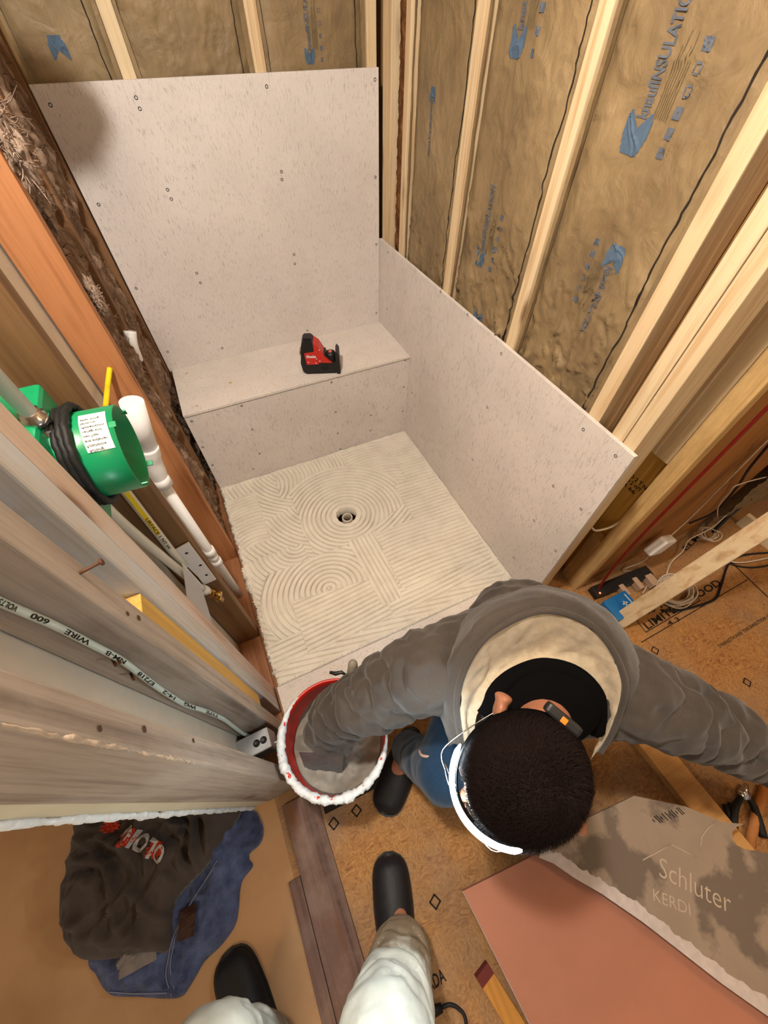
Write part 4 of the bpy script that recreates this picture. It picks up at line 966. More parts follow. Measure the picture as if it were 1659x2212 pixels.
gt('Schluter', (1424, 1893), (1580, 1975), .044, -.010); gt('KERDI', (1412, 1945), (1492, 1978), .024, -.010)
for pts in (((1388, 1858), (1450, 1824)), ((1450, 1824), (1505, 1852))):
    a, b = [at(*p, 2, ZG + .001) for p in pts]; tube(bm, [a, b], .0018, 4)
tube(bm, [at(x, y, 2, ZG + .001) for x, y in ((1545, 1775), (1528, 1790), (1516, 1808), (1513, 1828))], .0016, 4)
link('scratched_lettering', bm, plain('pale_scratch', '#b9a893', .8, .1, bump=0), gb)
bm = bmesh.new()
for k, x in enumerate((0, 8, 12, 17, 24, 31, 35, 39, 44, 50, 56, 60)):
    a = at(1412 + x, 1773 - x * .36, 2, ZG + .001); d_ = Vector((.25, -.97, 0)) * (.004 + .006 * (k % 3 > 0)); tube(bm, [a - d_, a + d_], .0013, 4)
link('barcode_print', bm, 'ink', gb)
lv = thing('wood_offcut', 'yellow wood offcut with dark red end lying under the pink foam edge', 'wood', at(1060, 2110, 2, 0))
a = at(1042, 2098, 2, .03); b = at(1130, 2240, 2, .03); dd = (b - a).normalized(); sd = Vector((-dd.y, dd.x, 0))
bm = bmesh.new(); obox(bm, a + dd * .16 + Vector((0, 0, -.014)), dd, sd, UP, .32, .044, .030, .002); link('body', bm, wood('amber_wood', '#c58a3e', '#a66f2c', 'y'), lv)
bm = bmesh.new(); obox(bm, a + dd * .010 + Vector((0, 0, -.0139)), dd, sd, UP, .024, .0446, .0306, .001); link('red_end', bm, plain('dark_red_paint', '#6c2c24', .7), lv)
pl = thing('plug_lead', 'black plug with looping cord on the strand board at the bottom edge', 'plug', at(945, 2192, 2, 0))
bm = bmesh.new(); tube(bm, [at(925, 2190, 2, .015), at(955, 2176, 2, .015)], [.013, .009], 12); link('plug', bm, 'rubber', pl)
bm = bmesh.new(); tube(bm, spline([at(955, 2176, 2, .012), at(972, 2170, 2, .012), at(990, 2178, 2, .010), at(1005, 2200, 2, .01), at(1010, 2260, 2, .01)], 6), .0045, 8); link('cord', bm, 'cord', pl)

# ------------------------------------------------------------------ clothes heap on the hall floor
def heap(poly_px, zh, label, mat, seed, name, cat, z0=.0, folds=(), step=.006, edge=.05):
    P = [at(x, y, 2, z0 + .01) for x, y in poly_px]; P = [(p.x, p.y) for p in spline([Vector((p.x, p.y, 0)) for p in P + [P[0]]], 14)]
    xs = [p[0] for p in P]; ys = [p[1] for p in P]
    gx = np.arange(min(xs) - step, max(xs) + step * 2, step); gy = np.arange(min(ys) - step, max(ys) + step * 2, step)
    X, Y = np.meshgrid(gx, gy, indexing='ij'); ins = np.zeros(X.shape, bool); dist = np.full(X.shape, 9.0)
    n = len(P)
    for i in range(n):
        x0_, y0_ = P[i]; x1_, y1_ = P[(i + 1) % n]
        if (x0_, y0_) == (x1_, y1_): continue
        c_ = ((y0_ > Y) != (y1_ > Y)) & (X < (x1_ - x0_) * (Y - y0_) / (y1_ - y0_ + 1e-12) + x0_); ins ^= c_
        dx, dy = x1_ - x0_, y1_ - y0_; t = np.clip(((X - x0_) * dx + (Y - y0_) * dy) / (dx * dx + dy * dy), 0, 1); dist = np.minimum(dist, np.hypot(X - x0_ - t * dx, Y - y0_ - t * dy))
    H = np.zeros(X.shape)
    for i in range(X.shape[0]):
        for j in range(X.shape[1]):
            if ins[i, j]:
                x, y = X[i, j], Y[i, j]; wv = fb(x * 4 + seed, y * 4, seed, 2)
                r1 = 1 - 2.4 * abs(fb(x * 5 + wv + seed, y * 5 - wv, seed * 1.7, 2)); r2 = 1 - 2.4 * abs(fb(x * 11 + seed, y * 9 + wv * 2, seed * .7, 2))
                k = min(1, dist[i, j] / edge) ** .5
                H[i, j] = z0 + k * (zh * (.55 + .40 * max(r1, -.6) + .24 * max(r2, -.6)) + .004)
    core = ins.copy(); PX = np.array([p[0] for p in P]); PY = np.array([p[1] for p in P])
    grow = core.copy(); grow[1:] |= core[:-1]; grow[:-1] |= core[1:]; g2 = grow.copy(); g2[:, 1:] |= grow[:, :-1]; g2[:, :-1] |= grow[:, 1:]
    ins = g2; X = X.copy(); Y = Y.copy()
    for i, j in zip(*np.nonzero(g2 & ~core)):
        k = int(np.argmin((PX - X[i, j]) ** 2 + (PY - Y[i, j]) ** 2)); X[i, j] = PX[k]; Y[i, j] = PY[k]; H[i, j] = z0 + .003
    idx = -np.ones(X.shape, int); V = []; 
    for i in range(X.shape[0]):
        for j in range(X.shape[1]):
            if ins[i, j]: idx[i, j] = len(V); V.append((X[i, j], Y[i, j], max(H[i, j], z0 + .003)))
    Fc = [(idx[i, j], idx[i + 1, j], idx[i + 1, j + 1], idx[i, j + 1]) for i in range(X.shape[0] - 1) for j in range(X.shape[1] - 1) if min(idx[i, j], idx[i + 1, j], idx[i + 1, j + 1], idx[i, j + 1]) >= 0]
    o = link(name, (V, Fc), mat, smooth=True)
    md = o.modifiers.new('thickness', 'SOLIDIFY'); md.thickness = .004; md.offset = -1
    tag(o, label, cat)
    hm = (gx, gy, H, ins)
    def surf(p, lift=.002):
        i = int(round((p.x - gx[0]) / step)); j = int(round((p.y - gy[0]) / step)); i = max(0, min(len(gx) - 1, i)); j = max(0, min(len(gy) - 1, j))
        return Vector((p.x, p.y, H[i, j] + lift))
    return o, surf
jn, sj = heap([(555, 1755), (568, 1790), (562, 1822), (535, 1850), (545, 1872), (520, 1910), (510, 1990), (480, 2040), (440, 2080), (410, 2130), (382, 2158), (300, 2156), (235, 2150), (205, 2110), (190, 2070), (260, 1980), (340, 1900), (430, 1800), (480, 1720)], .055,
     'faded blue jeans crumpled underneath the dark sweatshirt on the hall floor', 'jeans2', 5.5, 'folded_jeans', 'jeans')
sw, ss_ = heap([(170, 1770), (150, 1860), (133, 1940), (138, 2000), (150, 2040), (185, 2072), (250, 2072), (310, 2060), (365, 2055), (372, 1990), (385, 1940), (440, 1880), (470, 1840), (500, 1790), (520, 1740), (480, 1650), (330, 1650), (200, 1690)], .085,
     'dark grey-brown sweatshirt with red and white print heaped on the hall floor', 'hoodie2', 2.3, 'sweatshirt', 'sweatshirt', z0=.04)
# waistband, seams and leather patch on the jeans
bm = bmesh.new(); 
for off in (0, .012):
    ps_ = [sj(at(x, y, 2, .02) + Vector((off, off, 0)), .003) for x, y in ((372, 2152), (368, 2100), (374, 2060), (380, 2030), (395, 1990), (430, 1930), (470, 1870))]
    tube(bm, spline(ps_, 5), .0014, 5)
ps_ = [sj(at(x, y, 2, .02), .004) for x, y in ((240, 2138), (300, 2142), (366, 2140))]; tube(bm, spline(ps_, 5), .0016, 5)
link('seam', bm, plain('denim_seam', '#8087a0', .9, .1), jn)
bm = bmesh.new(); poly_patch(bm, lambda s, t: True, at(385, 2035, 2, .05), Vector((.06, -.008, 0)).normalized(), Vector((.02, .08, 0)).normalized(), .045, .065, .006, lambda p: sj(p, .016)); link('leather_patch', bm, plain('brown_leather', '#3c241a', .7), jn)
bm = bmesh.new(); poly_patch(bm, lambda s, t: abs(s - .5) < .5 - .2 * abs(t - .5), at(262, 2112, 2, .05), Vector((1, -.05, 0)).normalized(), Vector((.1, 1, 0)).normalized(), .10, .055, .006, lambda p: sj(p, .014)); link('pocket_lining', bm, 'greycloth', jn)['label'] = 'grey pocket lining'
# plain generic red and white print with rounded letters
gr = lambda p: ss_(p, .005)
bm = bmesh.new(); text_on(bm, 'OLOIO', at(372, 1832, 2, .1), (at(262, 1765, 2, .1) - at(372, 1832, 2, .1)).normalized(), UP.cross((at(262, 1765, 2, .1) - at(372, 1832, 2, .1)).normalized()), width=.155, height=.042, bold=.03, fn=lambda p: ss_(p, .008)); link('printed_lettering', bm, 'greycloth' if False else plain('white_print', '#b4b0ae', .8, .1), sw)
bm = bmesh.new(); 
def blob2(s, t): return (s - .5) ** 2 + (t - .5) ** 2 < .25 * (1 + .3 * math.sin(9 * math.atan2(t - .5, s - .5)))
for x, y, w_ in ((258, 1830, .055), (320, 1856, .05), (228, 1800, .035)):
    poly_patch(bm, blob2, at(x, y, 2, .1), Vector((1, -.35, 0)).normalized(), Vector((.35, 1, 0)).normalized(), w_, w_ * .8, .003, gr)
link('printed_blotch', bm, plain('red_print', '#b8402a', .8, .1), sw)

# ------------------------------------------------------------------ people: shared helpers
def capsule(bm, p0, r0, p1, r1, seg=18, sq=1.0, side=None):
    p0 = Vector(p0); p1 = Vector(p1); d = p1 - p0; L = max(d.length, 1e-5); a = d / L
    u = a.orthogonal().normalized() if side is None else (Vector(side) - a * Vector(side).dot(a)).normalized(); v = a.cross(u); prof = []
    for k in range(7): t = PI / 2 * (1 - k / 6); prof.append((r0 * math.cos(t), -r0 * math.sin(t)))
    for k in range(7): t = PI / 2 * k / 6; prof.append((r1 * math.cos(t), L + r1 * math.sin(t)))
    rings = [[bm.verts.new(p0 + a * h + (u * math.cos(t) * max(r, 1e-4) + v * math.sin(t) * max(r, 1e-4) * sq)) for t in [2 * PI * k / seg for k in range(seg)]] for r, h in prof]
    for i in range(len(rings) - 1):
        for k in range(seg): bm.faces.new((rings[i][k], rings[i][(k + 1) % seg], rings[i + 1][(k + 1) % seg], rings[i + 1][k]))
    bm.faces.new(rings[0][::-1]); bm.faces.new(rings[-1])
def ellipsoid(bm, c, ax, ay, az, rx, ry, rz, seg=28):
    r = bmesh.ops.create_uvsphere(bm, u_segments=seg, v_segments=seg // 2 + 2, radius=1)
    for v in r['verts']: q = v.co.copy(); v.co = Vector(c) + Vector(ax) * q.x * rx + Vector(ay) * q.y * ry + Vector(az) * q.z * rz
def fuse(bm, voxel=.008, smooth=6):
    """union of overlapping closed shapes as one continuous skin"""
    me = bpy.data.meshes.new('fuse'); bmesh.ops.recalc_face_normals(bm, faces=bm.faces); bm.to_mesh(me); bm.free(); o = bpy.data.objects.new('fuse', me); COL.objects.link(o)
    m = o.modifiers.new('r', 'REMESH'); m.mode = 'VOXEL'; m.voxel_size = voxel; m.adaptivity = 0
    if smooth: s = o.modifiers.new('s', 'SMOOTH'); s.factor = .5; s.iterations = smooth
    e = o.evaluated_get(bpy.context.evaluated_depsgraph_get()); m2 = bpy.data.meshes.new_from_object(e)
    V = np.array([v.co[:] for v in m2.vertices]); Nn = np.array([v.normal[:] for v in m2.vertices]); Fc = [tuple(p.vertices) for p in m2.polygons]
    bpy.data.objects.remove(o); bpy.data.meshes.remove(m2); bpy.data.meshes.remove(me); return V, Nn, Fc
def wrinkle(V, Nn, chains, amp=.006, freq=70, base=.004, seed=0):
    """folds: rings round each limb chain (start, end, strength) plus soft random creases"""
    out = V.copy()
    for i in range(len(V)):
        p = V[i]; h = base * (.45 - 2.0 * abs(fb(p[0] * 6 + seed, p[1] * 6, p[2] * 6, 3)) + .5 * fb(p[0] * 14, p[1] * 14 + seed, p[2] * 14, 2)) 
        best = None
        for (a, b, s, r) in chains:
            d = np.array(b) - np.array(a); L = np.linalg.norm(d); d = d / L; q = p - np.array(a); t = q @ d
            rad = np.linalg.norm(q - d * t)
            if -.02 < t < L + .02 and rad < r * 1.4:
                ph = t * freq + 6.5 * fb(p[0] * 7 + seed, p[1] * 7, p[2] * 7, 2) + 1.8 * fb(p[0] * 16, p[1] * 16, p[2] * 16 + seed, 2)
                k = (1 - abs(math.sin(ph / 2))) ** 1.6 - .4
                m_ = s * min(1, (t + .02) / .04, (L + .02 - t) / .04) * (.45 + .9 * max(0, .5 + fb(p[0] * 6, p[1] * 6 + 9, p[2] * 6 + seed, 2)))
                if best is None or abs(k * m_) > abs(best): best = k * m_
        h += amp * -(best or 0)
        out[i] = p + Nn[i] * h
    return out

# ------------------------------------------------------------------ the crouching worker
wk = thing('person', 'crouching worker in charcoal hoodie with headlamp and glasses, right arm in the red bucket', 'person', (-.45, -1.45, 0))
HC = dp(1122, 1678, .63); UPH = (CAM_LOC - HC).normalized()
ix = CM @ Vector((1, 0, 0)); iy = CM @ Vector((0, 1, 0))
FW = (ix * -.86 + iy * -.50); FW = (FW - UPH * FW.dot(UPH)).normalized()
tilt = .10; UPH, FW = (UPH * math.cos(tilt) + FW * math.sin(tilt)), (FW * math.cos(tilt) - UPH * math.sin(tilt))
LT = FW.cross(UPH).normalized()
LT = LT if LT.dot(ix) > 0 else -LT
UPH = (UPH * math.cos(.28) + LT * math.sin(.28)).normalized()
SD = FW.cross(UPH).normalized()                                  # towards his right hand side (left in the picture)
if SD.dot(ix) > 0: SD = -SD
def hd(f, s, u): return HC + FW * f + SD * s + UPH * u
neck = dp(1205, 1500, .76)
Rsh = dp(935, 1440, .86); Rel = dp(815, 1500, .96); Rwr = dp(716, 1552, 1.08); Rha = dp(700, 1582, 1.11)
Lsh = dp(1372, 1500, .84); Lel = dp(1560, 1580, .90); Lwr = dp(1730, 1680, 1.06)
chest = dp(1140, 1520, .98); upback = dp(1165, 1378, 1.0); lowback = dp(1125, 1372, 1.16); hip = Vector((-.33, -1.36, .26))
Rkn = Vector((-.70, -1.575, .40)); Ran = Vector((-.735, -1.47, .09)); Rto = Vector((-.79, -1.515, .035))
Lkn = Vector((-.52, -1.72, .38)); Lan = Vector((-.46, -1.62, .09)); Lto = Vector((-.56, -1.75, .035))
bm = bmesh.new()
ellipsoid(bm, hd(-.004, 0, 0), FW, SD, UPH, .097, .080, .098); ellipsoid(bm, hd(.030, 0, -.05), FW, SD, UPH, .066, .062, .078)
ellipsoid(bm, hd(.058, 0, -.115), FW, SD, UPH, .036, .036, .026)
ellipsoid(bm, hd(.100, 0, -.060), FW, SD, UPH, .018, .011, .022); ellipsoid(bm, hd(.090, 0, -.098), FW, SD, UPH, .010, .022, .007)
for s in (1, -1):
    ellipsoid(bm, hd(.082, .031 * s, -.036), FW, SD, UPH, .010, .013, .010, 14)
    ellipsoid(bm, hd(.078, .034 * s, -.020), FW, SD, UPH, .012, .022, .007, 14)
    ec_ = hd(-.022, .086 * s, -.040); ea = (SD * s * .62 - FW * .78).normalized()
    ellipsoid(bm, ec_ + ea * .008, ea, UPH, ea.cross(UPH), .025, .032, .0120, 18); ellipsoid(bm, ec_ + ea * .028 + UPH * .008, ea, UPH, ea.cross(UPH), .008, .024, .0175, 14)
capsule(bm, hd(-.050, 0, -.075), .050, neck.lerp(chest, .35), .056)
capsule(bm, neck.lerp(chest, .7), .075, chest, .11); capsule(bm, chest, .11, hip, .11)
capsule(bm, chest, .07, Rsh, .05); capsule(bm, chest, .07, Lsh, .05)
capsule(bm, Rsh, .050, Rel, .040); capsule(bm, Rel, .040, Rwr, .026); capsule(bm, Lsh, .050, Lel, .040); capsule(bm, Lel, .040, Lwr, .026)
for h_, k_, a_, t_ in ((hip + Vector((-.07, .03, 0)), Rkn, Ran, Rto), (hip + Vector((.07, -.06, 0)), Lkn, Lan, Lto)):
    capsule(bm, h_, .085, k_, .055); capsule(bm, k_, .052, a_, .036); capsule(bm, a_, .036, t_, .03, sq=.8)
def hand(bm, wr, d, palm_n, curl=.9, mir=1):
    d = Vector(d).normalized(); pn = Vector(palm_n); pn = (pn - d * pn.dot(d)).normalized(); sd_ = d.cross(pn) * mir
    pc = wr + d * .045; ellipsoid(bm, pc, d, sd_, pn, .052, .042, .016, 18)
    for k, (off, l_) in enumerate(((.030, .075), (.010, .084), (-.011, .078), (-.030, .062))):
        p = wr + d * .085 + sd_ * off; dd_ = d.copy(); r_ = .0092 - .0006 * k
        for j in range(3):
            q = p + dd_ * l_ * (.45, .32, .23)[j]; capsule(bm, p, r_, q, r_ * .9, 10); p = q; r_ *= .9
            dd_ = (dd_ * math.cos(curl) + pn * math.sin(curl)).normalized()
    p = wr + d * .03 + sd_ * .036; q = p + (d * .6 + sd_ * .6 + pn * .4).normalized() * .04; capsule(bm, p, .012, q, .010, 10); capsule(bm, q, .010, q + (d * .8 + pn * .6).normalized() * .03, .008, 10)
hdR = (dp(706, 1586, 1.26) - Rwr); hand(bm, Rwr, hdR, CM @ Vector((0, -1, -.3)), .75, 1)
hand(bm, Lwr, (Lwr - Lel), Vector((0, 0, -1)), .35, -1)
V, Nn, Fc = fuse(bm, .0055, 3)
link('body', (V, Fc), 'skin', wk, smooth=True)
# hair: a close cap plus many short strands
def hair_inside(f, s, u): return u > -.018 - .55 * max(0, -f) * 1.1 - .02 * (abs(s) > .06) + .0 * f and (f < .075 or u > .045)
bm = bmesh.new(); r = bmesh.ops.create_uvsphere(bm, u_segments=48, v_segments=30, radius=1)
for v in r['verts']:
    q = v.co.copy(); k = 1 + .012 * fb(q.x * 5, q.y * 5, q.z * 5, 3); v.co = hd(-.006 + q.x * .099 * k, q.y * .0845 * k, .003 + q.z * .101 * k); v.index
kill = []
for f in bm.faces:
    c = f.calc_center_median() - HC; 
    if not hair_inside(c.dot(FW), c.dot(SD), c.dot(UPH)): kill.append(f)
bmesh.ops.delete(bm, geom=kill, context='FACES')
rnd = random.Random(4)
for _ in range(26000):
    z_ = rnd.uniform(-.6, 1); a_ = rnd.uniform(0, 2 * PI); rr_ = math.sqrt(max(0, 1 - z_ * z_)); q = Vector((rr_ * math.cos(a_), rr_ * math.sin(a_), z_))
    f_, s_, u_ = -.006 + q.x * .098, q.y * .0835, .003 + q.z * .100
    if not hair_inside(f_, s_, u_): continue
    nrm = (FW * q.x / .102 + SD * q.y / .0855 + UPH * q.z / .103).normalized()
    wx = f_ + .045; wy = s_ + .015; sw_ = (FW * (wx * .8 - wy * .6) + SD * (wy * .8 + wx * .6)); sw_ = (sw_ - nrm * sw_.dot(nrm)); sw_ = sw_.normalized() if sw_.length > 1e-4 else FW
    L = rnd.uniform(.007, .012); p = hd(f_, s_, u_); m1 = p + nrm * L * .6 + sw_ * L * .25; e_ = p + nrm * L * .85 + sw_ * L * .75 + Vector((rnd.gauss(0, 1), rnd.gauss(0, 1), rnd.gauss(0, 1))) * .0015
    t_ = nrm.cross(sw_).normalized() * .0005
    v0, v1, v2, v3, v4 = [bm.verts.new(x) for x in (p - t_, p + t_, m1 + t_ * .8, m1 - t_ * .8, e_)]
    bm.faces.new((v0, v1, v2, v3)); bm.faces.new((v3, v2, v4))
link('hair', bm, 'hair', wk)
# headlamp: elastic band, light strip over the forehead, battery pack at the back
def band(a, u=0.0, k=1.0): return hd(-.004 + math.cos(a) * .1085 * k, math.sin(a) * .0895 * k, u)
bm = bmesh.new(); n = 96; rg = []
for i in range(n):
    a = 2 * PI * i / n; uu = -.002 + .0 * math.cos(a)
    rg.append([bm.verts.new(band(a, uu + dz, kk)) for dz, kk in ((-.011, 1.0), (.011, .975), (.011, 1.0), (-.011, 1.025))])
for i in range(n):
    for k in range(4): bm.faces.new((rg[i][k], rg[i][(k + 1) % 4], rg[(i + 1) % n][(k + 1) % 4], rg[(i + 1) % n][k]))
link('headlamp_band', bm, 'blackshirt', wk, smooth=True)
bm = bmesh.new(); pts = [band(a, .0, 1.075) for a in [1.00 - 2.05 * i / 40 for i in range(41)]]
rings = []
for i, p in enumerate(pts):
    t = (pts[min(i + 1, 40)] - pts[max(i - 1, 0)]).normalized(); o_ = t.cross(UPH).normalized(); o_ = o_ if (p - HC).dot(o_) > 0 else -o_
    e = min(1, i / 3 + .3, (40 - i) / 3 + .3); rings.append([bm.verts.new(p + o_ * .0045 * math.cos(x) * e + UPH * .0085 * math.sin(x) * e) for x in [2 * PI * k / 10 for k in range(10)]])
for i in range(40):
    for k in range(10): bm.faces.new((rings[i][k], rings[i][(k + 1) % 10], rings[i + 1][(k + 1) % 10], rings[i + 1][k]))
bm.faces.new(rings[0]); bm.faces.new(rings[-1][::-1])
m_ = N('cold_white_led_strip', .4); m_.color('#ffffff'); m_.b.inputs['Emission Color'].default_value = (.72, .90, 1.0, 1); m_.b.inputs['Emission Strength'].default_value = 140
link('headlamp_strip', bm, m_.m, wk, smooth=True)['label'] = 'glowing cold white headlamp strip'
bm = bmesh.new(); a = PI - .42; c = band(a, .0, 1.06); o_ = (c - HC); o_ = (o_ - UPH * o_.dot(UPH)).normalized(); s__ = o_.cross(UPH)
obox(bm, c, o_, s__, UPH, .018, .060, .030, .005); link('headlamp_battery', bm, 'black', wk)
bm = bmesh.new(); obox(bm, c + UPH * .0155 + s__ * .0, o_, s__, UPH, .010, .010, .002, .001); link('orange_button', bm, plain('orange_plastic', '#e8862a', .4), wk)
# glasses
bm = bmesh.new()
for s in (1, -1):
    tube(bm, spline([hd(.112, .050 * s, -.036), hd(.098, .082 * s, -.034), hd(.03, .090 * s, -.034), hd(-.03, .090 * s, -.036)], 5), .0011, 8)
    cpt = hd(.116, .034 * s, -.046); pts = [cpt + SD * .026 * math.cos(t) + UPH * -.017 * math.sin(t) + FW * -.006 * abs(math.cos(t)) for t in [2 * PI * k / 28 for k in range(29)]]; tube(bm, pts, .0010, 6, False)
tube(bm, spline([hd(.118, .008, -.040), hd(.121, 0, -.038), hd(.118, -.008, -.040)], 4), .0015, 6)
link('glasses', bm, 'chrome', wk)
# hoodie
bm = bmesh.new()
capsule(bm, neck.lerp(chest, 1.0), .085, upback.lerp(chest, .5), .120)
capsule(bm, upback.lerp(chest, .3), .145, lowback, .165); capsule(bm, lowback, .160, hip + Vector((0, 0, .04)), .155)
capsule(bm, chest + Vector((0, 0, -.02)), .13, hip + Vector((-.03, -.05, .10)), .14)
capsule(bm, upback.lerp(Rsh, .3), .110, Rsh, .088); capsule(bm, upback.lerp(Lsh, .3), .110, Lsh, .090)
ch2 = dp(1140, 1520, 1.09); capsule(bm, ch2, .10, Rsh, .084); capsule(bm, ch2, .10, Lsh, .086)
capsule(bm, Rsh, .088, Rel, .079); capsule(bm, Rel, .079, Rwr, .068); capsule(bm, Rwr, .068, Rha, .055); capsule(bm, Lsh, .090, Lel, .076); capsule(bm, Lel, .076, Lwr.lerp(Lel, .1), .058)
V, Nn, Fc = fuse(bm, .0062, 8)
V = wrinkle(V, Nn, [(Rsh, Rel, 1.0, .10), (Rel, Rwr, 1.5, .09), (Lsh, Lel, .9, .10), (Lel, Lwr, 1.1, .09)], .012, 72, .010, 3.1)
hoo = link('hoodie', (V, Fc), 'hoodie', wk, smooth=True)
# hood lying open on the back: collar line, lip line and outer line are swept round the neck
def loft(lines, nseg, per, fnn=None):
    L = [spline(l, nseg) for l in lines]; n = len(L[0]); V = []
    m = (len(lines) - 1) * per
    for i in range(n):
        col = spline([l[i] for l in L], per)
        for j, p in enumerate(col): V.append(p)
    w_ = m + 1
    Fc = [(i * w_ + j, (i + 1) * w_ + j, (i + 1) * w_ + j + 1, i * w_ + j + 1) for i in range(n - 1) for j in range(m)]
    return V, Fc, n, w_
inner = [dp(1030, 1640, .83), dp(1030, 1545, .79), dp(1062, 1488, .785), dp(1120, 1450, .79), dp(1180, 1436, .79), dp(1250, 1455, .785), dp(1298, 1510, .785), dp(1296, 1585, .82), dp(1275, 1640, .85)]
deep = [dp(1016, 1632, .83), dp(1012, 1538, .795), dp(1040, 1470, .79), dp(1100, 1420, .80), dp(1175, 1398, .80), dp(1262, 1420, .79), dp(1312, 1495, .79), dp(1304, 1578, .82), dp(1281, 1634, .85)]
mid = [dp(1008, 1622, .82), dp(1004, 1525, .775), dp(1030, 1450, .765), dp(1085, 1390, .765), dp(1180, 1352, .765), dp(1275, 1390, .765), dp(1330, 1480, .765), dp(1316, 1570, .80), dp(1288, 1628, .85)]
lip = [dp(1000, 1612, .82), dp(990, 1515, .765), dp(1015, 1430, .745), dp(1070, 1365, .742), dp(1178, 1322, .742), dp(1285, 1362, .745), dp(1345, 1468, .75), dp(1328, 1564, .79), dp(1296, 1622, .85)]
out1 = [dp(985, 1605, .84), dp(965, 1505, .785), dp(990, 1405, .765), dp(1055, 1330, .76), dp(1180, 1288, .765), dp(1305, 1340, .765), dp(1372, 1460, .765), dp(1345, 1562, .80), dp(1304, 1616, .86)]
out2 = [dp(975, 1610, .88), dp(950, 1510, .86), dp(972, 1400, .86), dp(1040, 1310, .88), dp(1180, 1270, .90), dp(1320, 1330, .87), dp(1392, 1465, .85), dp(1356, 1565, .86), dp(1312, 1612, .91)]
V, Fc, n, w_ = loft([inner, deep, mid, lip], 9, 8)
V = [p + (p - neck).normalized() * (.0045 * fb(p.x * 22, p.y * 22, p.z * 22, 2) - .006 * max(0, 1 - 4 * abs(fb(p.x * 12 + 4, p.y * 12, p.z * 5, 2)))) for p in V]
link('hood_lining', (V, Fc), 'lining', wk, smooth=True)['label'] = 'heather beige inside of the hood'
V, Fc, n, w_ = loft([lip, out1, out2], 9, 10)
V = [p + (p - neck).normalized() * (.004 + .006 * fb(p.x * 16, p.y * 16, p.z * 16, 3)) for p in V]
link('hood', (V, Fc), 'hoodie', wk, smooth=True)
bm = bmesh.new(); tube(bm, [p + (p - neck).normalized() * .003 for p in spline(lip, 9)], .0065, 8); link('hood_hem', bm, 'hoodie', wk, smooth=True)
# black shirt collar
nk = dp(1180, 1520, .80); cc_ = [p.lerp(neck, .10) + UPH * -.01 for p in spline(inner[1:8], 6)]; bm = bmesh.new(); tube(bm, cc_, .020, 12); tube(bm, [p.lerp(neck, .22) + UPH * -.02 for p in cc_], .024, 12); ellipsoid(bm, nk, ix, iy, CM @ Vector((0, 0, 1)), .112, .085, .055); link('shirt_collar', bm, 'blackshirt', wk, smooth=True)
# jeans and shoes
bm = bmesh.new()
for h_, k_, a_ in ((hip + Vector((-.07, .03, 0)), Rkn, Ran), (hip + Vector((.07, -.06, 0)), Lkn, Lan)):
    capsule(bm, h_, .105, k_, .072); capsule(bm, k_, .072, a_ + Vector((0, 0, .02)), .056)
capsule(bm, hip + Vector((-.05, .02, 0)), .13, hip + Vector((.05, -.04, 0)), .13)
V, Nn, Fc = fuse(bm, .008, 6); V = wrinkle(V, Nn, [(Rkn, Ran, 1, .09), (Lkn, Lan, 1, .09)], .005, 80, .003, 7); link('jeans', (V, Fc), 'jeans', wk, smooth=True)
def shoe(parent, heel, toe, name='shoe', mat='shoe', wd=.052, h=.062):
    heel = Vector(heel); toe = Vector(toe); d = (toe - heel); L = d.length; d.normalize(); s = Vector((-d.y, d.x, 0)); V = []; Fc = []; n = 26; m = 18
    for i in range(n + 1):
        t = i / n; wdt = wd * (1 - (2 * t - 1) ** 6) ** .5 * (.80 + .20 * min(1, t * 1.7)) if 0 < t < 1 else wd * .22 ; hh = h * (1.0 if t < .45 else 1 - .45 * ((t - .45) / .55) ** 1.5) * min(1, (t + .02) / .06) ** .5
        hh *= max(.25, (1 - max(0, (t - .90) / .10) ** 2.2)) if t > .90 else 1
        for k in range(m + 1):
            a = PI * k / m; V.append(heel + d * (t * L) + s * wdt * math.cos(a) * (1 if math.sin(a) > .3 else 1.03) + Vector((0, 0, .004 + hh * math.sin(a) ** .75)))
    for i in range(n):
        for k in range(m): Fc.append((i * (m + 1) + k, (i + 1) * (m + 1) + k, (i + 1) * (m + 1) + k + 1, i * (m + 1) + k + 1))
    Fc.append(tuple(k for k in range(m, -1, -1))); Fc.append(tuple(n * (m + 1) + k for k in range(m + 1)))
    o = link(name, (V, Fc), mat, parent, smooth=True)
    bm = bmesh.new(); ring = [(V[i * (m + 1)] - Vector((0, 0, .002))) for i in range(n + 1)] + [(V[i * (m + 1) + m] - Vector((0, 0, .002))) for i in range(n, -1, -1)]
    prism(bm, [p + (p - (heel + toe) / 2).normalized() * .003 for p in ring], (0, 0, .010)); 
    so = link('sole', bm, 'rubber' if mat == 'shoe' else mat, o, origin=ORG[o.name]); return o
dR = (Rto - Ran); dR.z = 0; dR.normalize()
shoe(wk, Vector((Ran.x, Ran.y, 0)) - dR * .08, Vector((Ran.x, Ran.y, 0)) + dR * .19, mat=M['shoe'])
dL = (Lto - Lan); dL.z = 0; dL.normalize()
shoe(wk, Vector((Lan.x, Lan.y, 0)) - dL * .08, Vector((Lan.x, Lan.y, 0)) + dL * .19, mat=M['shoe'])
bm = bmesh.new(); tube(bm, spline([dp(906, 1622, 1.02), dp(912, 1632, 1.0), dp(935, 1635, .99), dp(952, 1634, .98)], 4), .0035, 8); link('tool_loop', bm, plain('pinkish_strap', '#a08478', .8), wk)

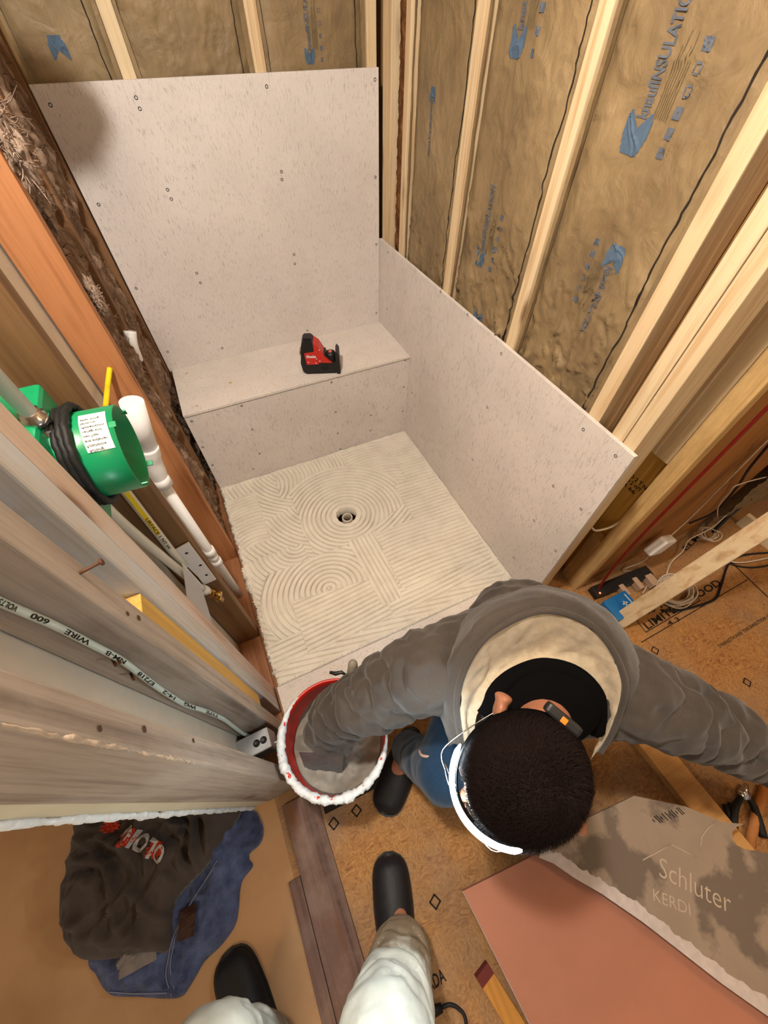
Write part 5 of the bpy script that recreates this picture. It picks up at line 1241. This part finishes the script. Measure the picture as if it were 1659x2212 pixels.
# ------------------------------------------------------------------ the photographer's legs
ph_ = thing('person', 'standing person in paint spattered pale trousers and black clogs, seen from above at the bottom', 'person', (-1.1, -1.9, 0))
RA = Vector((-.955, -1.885, .10)); RK = Vector((-1.015, -1.88, .50)); RH = Vector((-1.08, -2.10, .92))
LA_ = Vector((-1.330, -1.90, .10)); LK = Vector((-1.30, -1.775, .50)); LH = Vector((-1.26, -2.08, .92))
bm = bmesh.new()
for a_, k_, h_ in ((RA, RK, RH), (LA_, LK, LH)): capsule(bm, a_, .042, k_, .058); capsule(bm, k_, .058, h_, .085)
capsule(bm, RH, .11, LH, .11); capsule(bm, (RH + LH) / 2, .12, (RH + LH) / 2 + Vector((0, 0, .12)), .11)
capsule(bm, RA, .034, Vector((-.93, -1.80, .032)), .022); capsule(bm, LA_, .034, Vector((-1.36, -1.80, .032)), .022)
V, Nn, Fc = fuse(bm, .010, 3); link('body', (V, Fc), 'skin', ph_, smooth=True)
bm = bmesh.new()
for a_, k_, h_ in ((RA, RK, RH), (LA_, LK, LH)): capsule(bm, a_ + Vector((0, .012, -.01)), .072, k_, .088); capsule(bm, k_, .088, h_, .112)
capsule(bm, RH, .125, LH, .125); capsule(bm, (RH + LH) / 2, .13, (RH + LH) / 2 + Vector((0, 0, .12)), .12)
V, Nn, Fc = fuse(bm, .008, 6); V = wrinkle(V, Nn, [(RA, RK, 1, .09), (LA_, LK, 1, .09), (RK, RH, .6, .12), (LK, LH, .6, .12)], .007, 60, .005, 2.2)
def trouser_mat():
    m = N('spattered_trousers_lamplit_knees', .85, .15); v = m.coord(); tc = m.n('ShaderNodeTexCoord'); sp = m.n('ShaderNodeSeparateXYZ'); m.l(tc.outputs['Object'], sp.inputs[0])
    nz = m.noise(v, 14, 4, .6); ad = m.n('ShaderNodeMath', operation='MULTIPLY_ADD'); m.l(nz, ad.inputs[0]); ad.inputs[1].default_value = .22; m.l(sp.outputs['Z'], ad.inputs[2])
    mk = m.ramp(ad.outputs[0], [(.38, 0.0), (.42, 1.0)])  # headlamp light on the knees painted as white, tan shade below
    base = m.ramp(m.noise(v, 30, 4), [(.3, '#93856f'), (.7, '#a3957f')])
    c = m.mix(base, m.ramp(m.noise(v, 24, 5), [(.3, '#ccd2ca'), (.6, '#e0e6de')]), mk)
    c = m.mix(c, '#e8e8e0', m.ramp(m.noise(v, 110, 2), [(.70, 0.0), (.73, .8)]))
    m.color(c); m.bump(m.noise(v, 120, 3), .3, .002); return m.m
link('trousers', (V, Fc), trouser_mat(), ph_, smooth=True)
shoe(ph_, (-.995, -1.955, 0), (-.905, -1.685, 0), wd=.054); shoe(ph_, (-1.335, -1.965, 0), (-1.40, -1.685, 0), wd=.056)
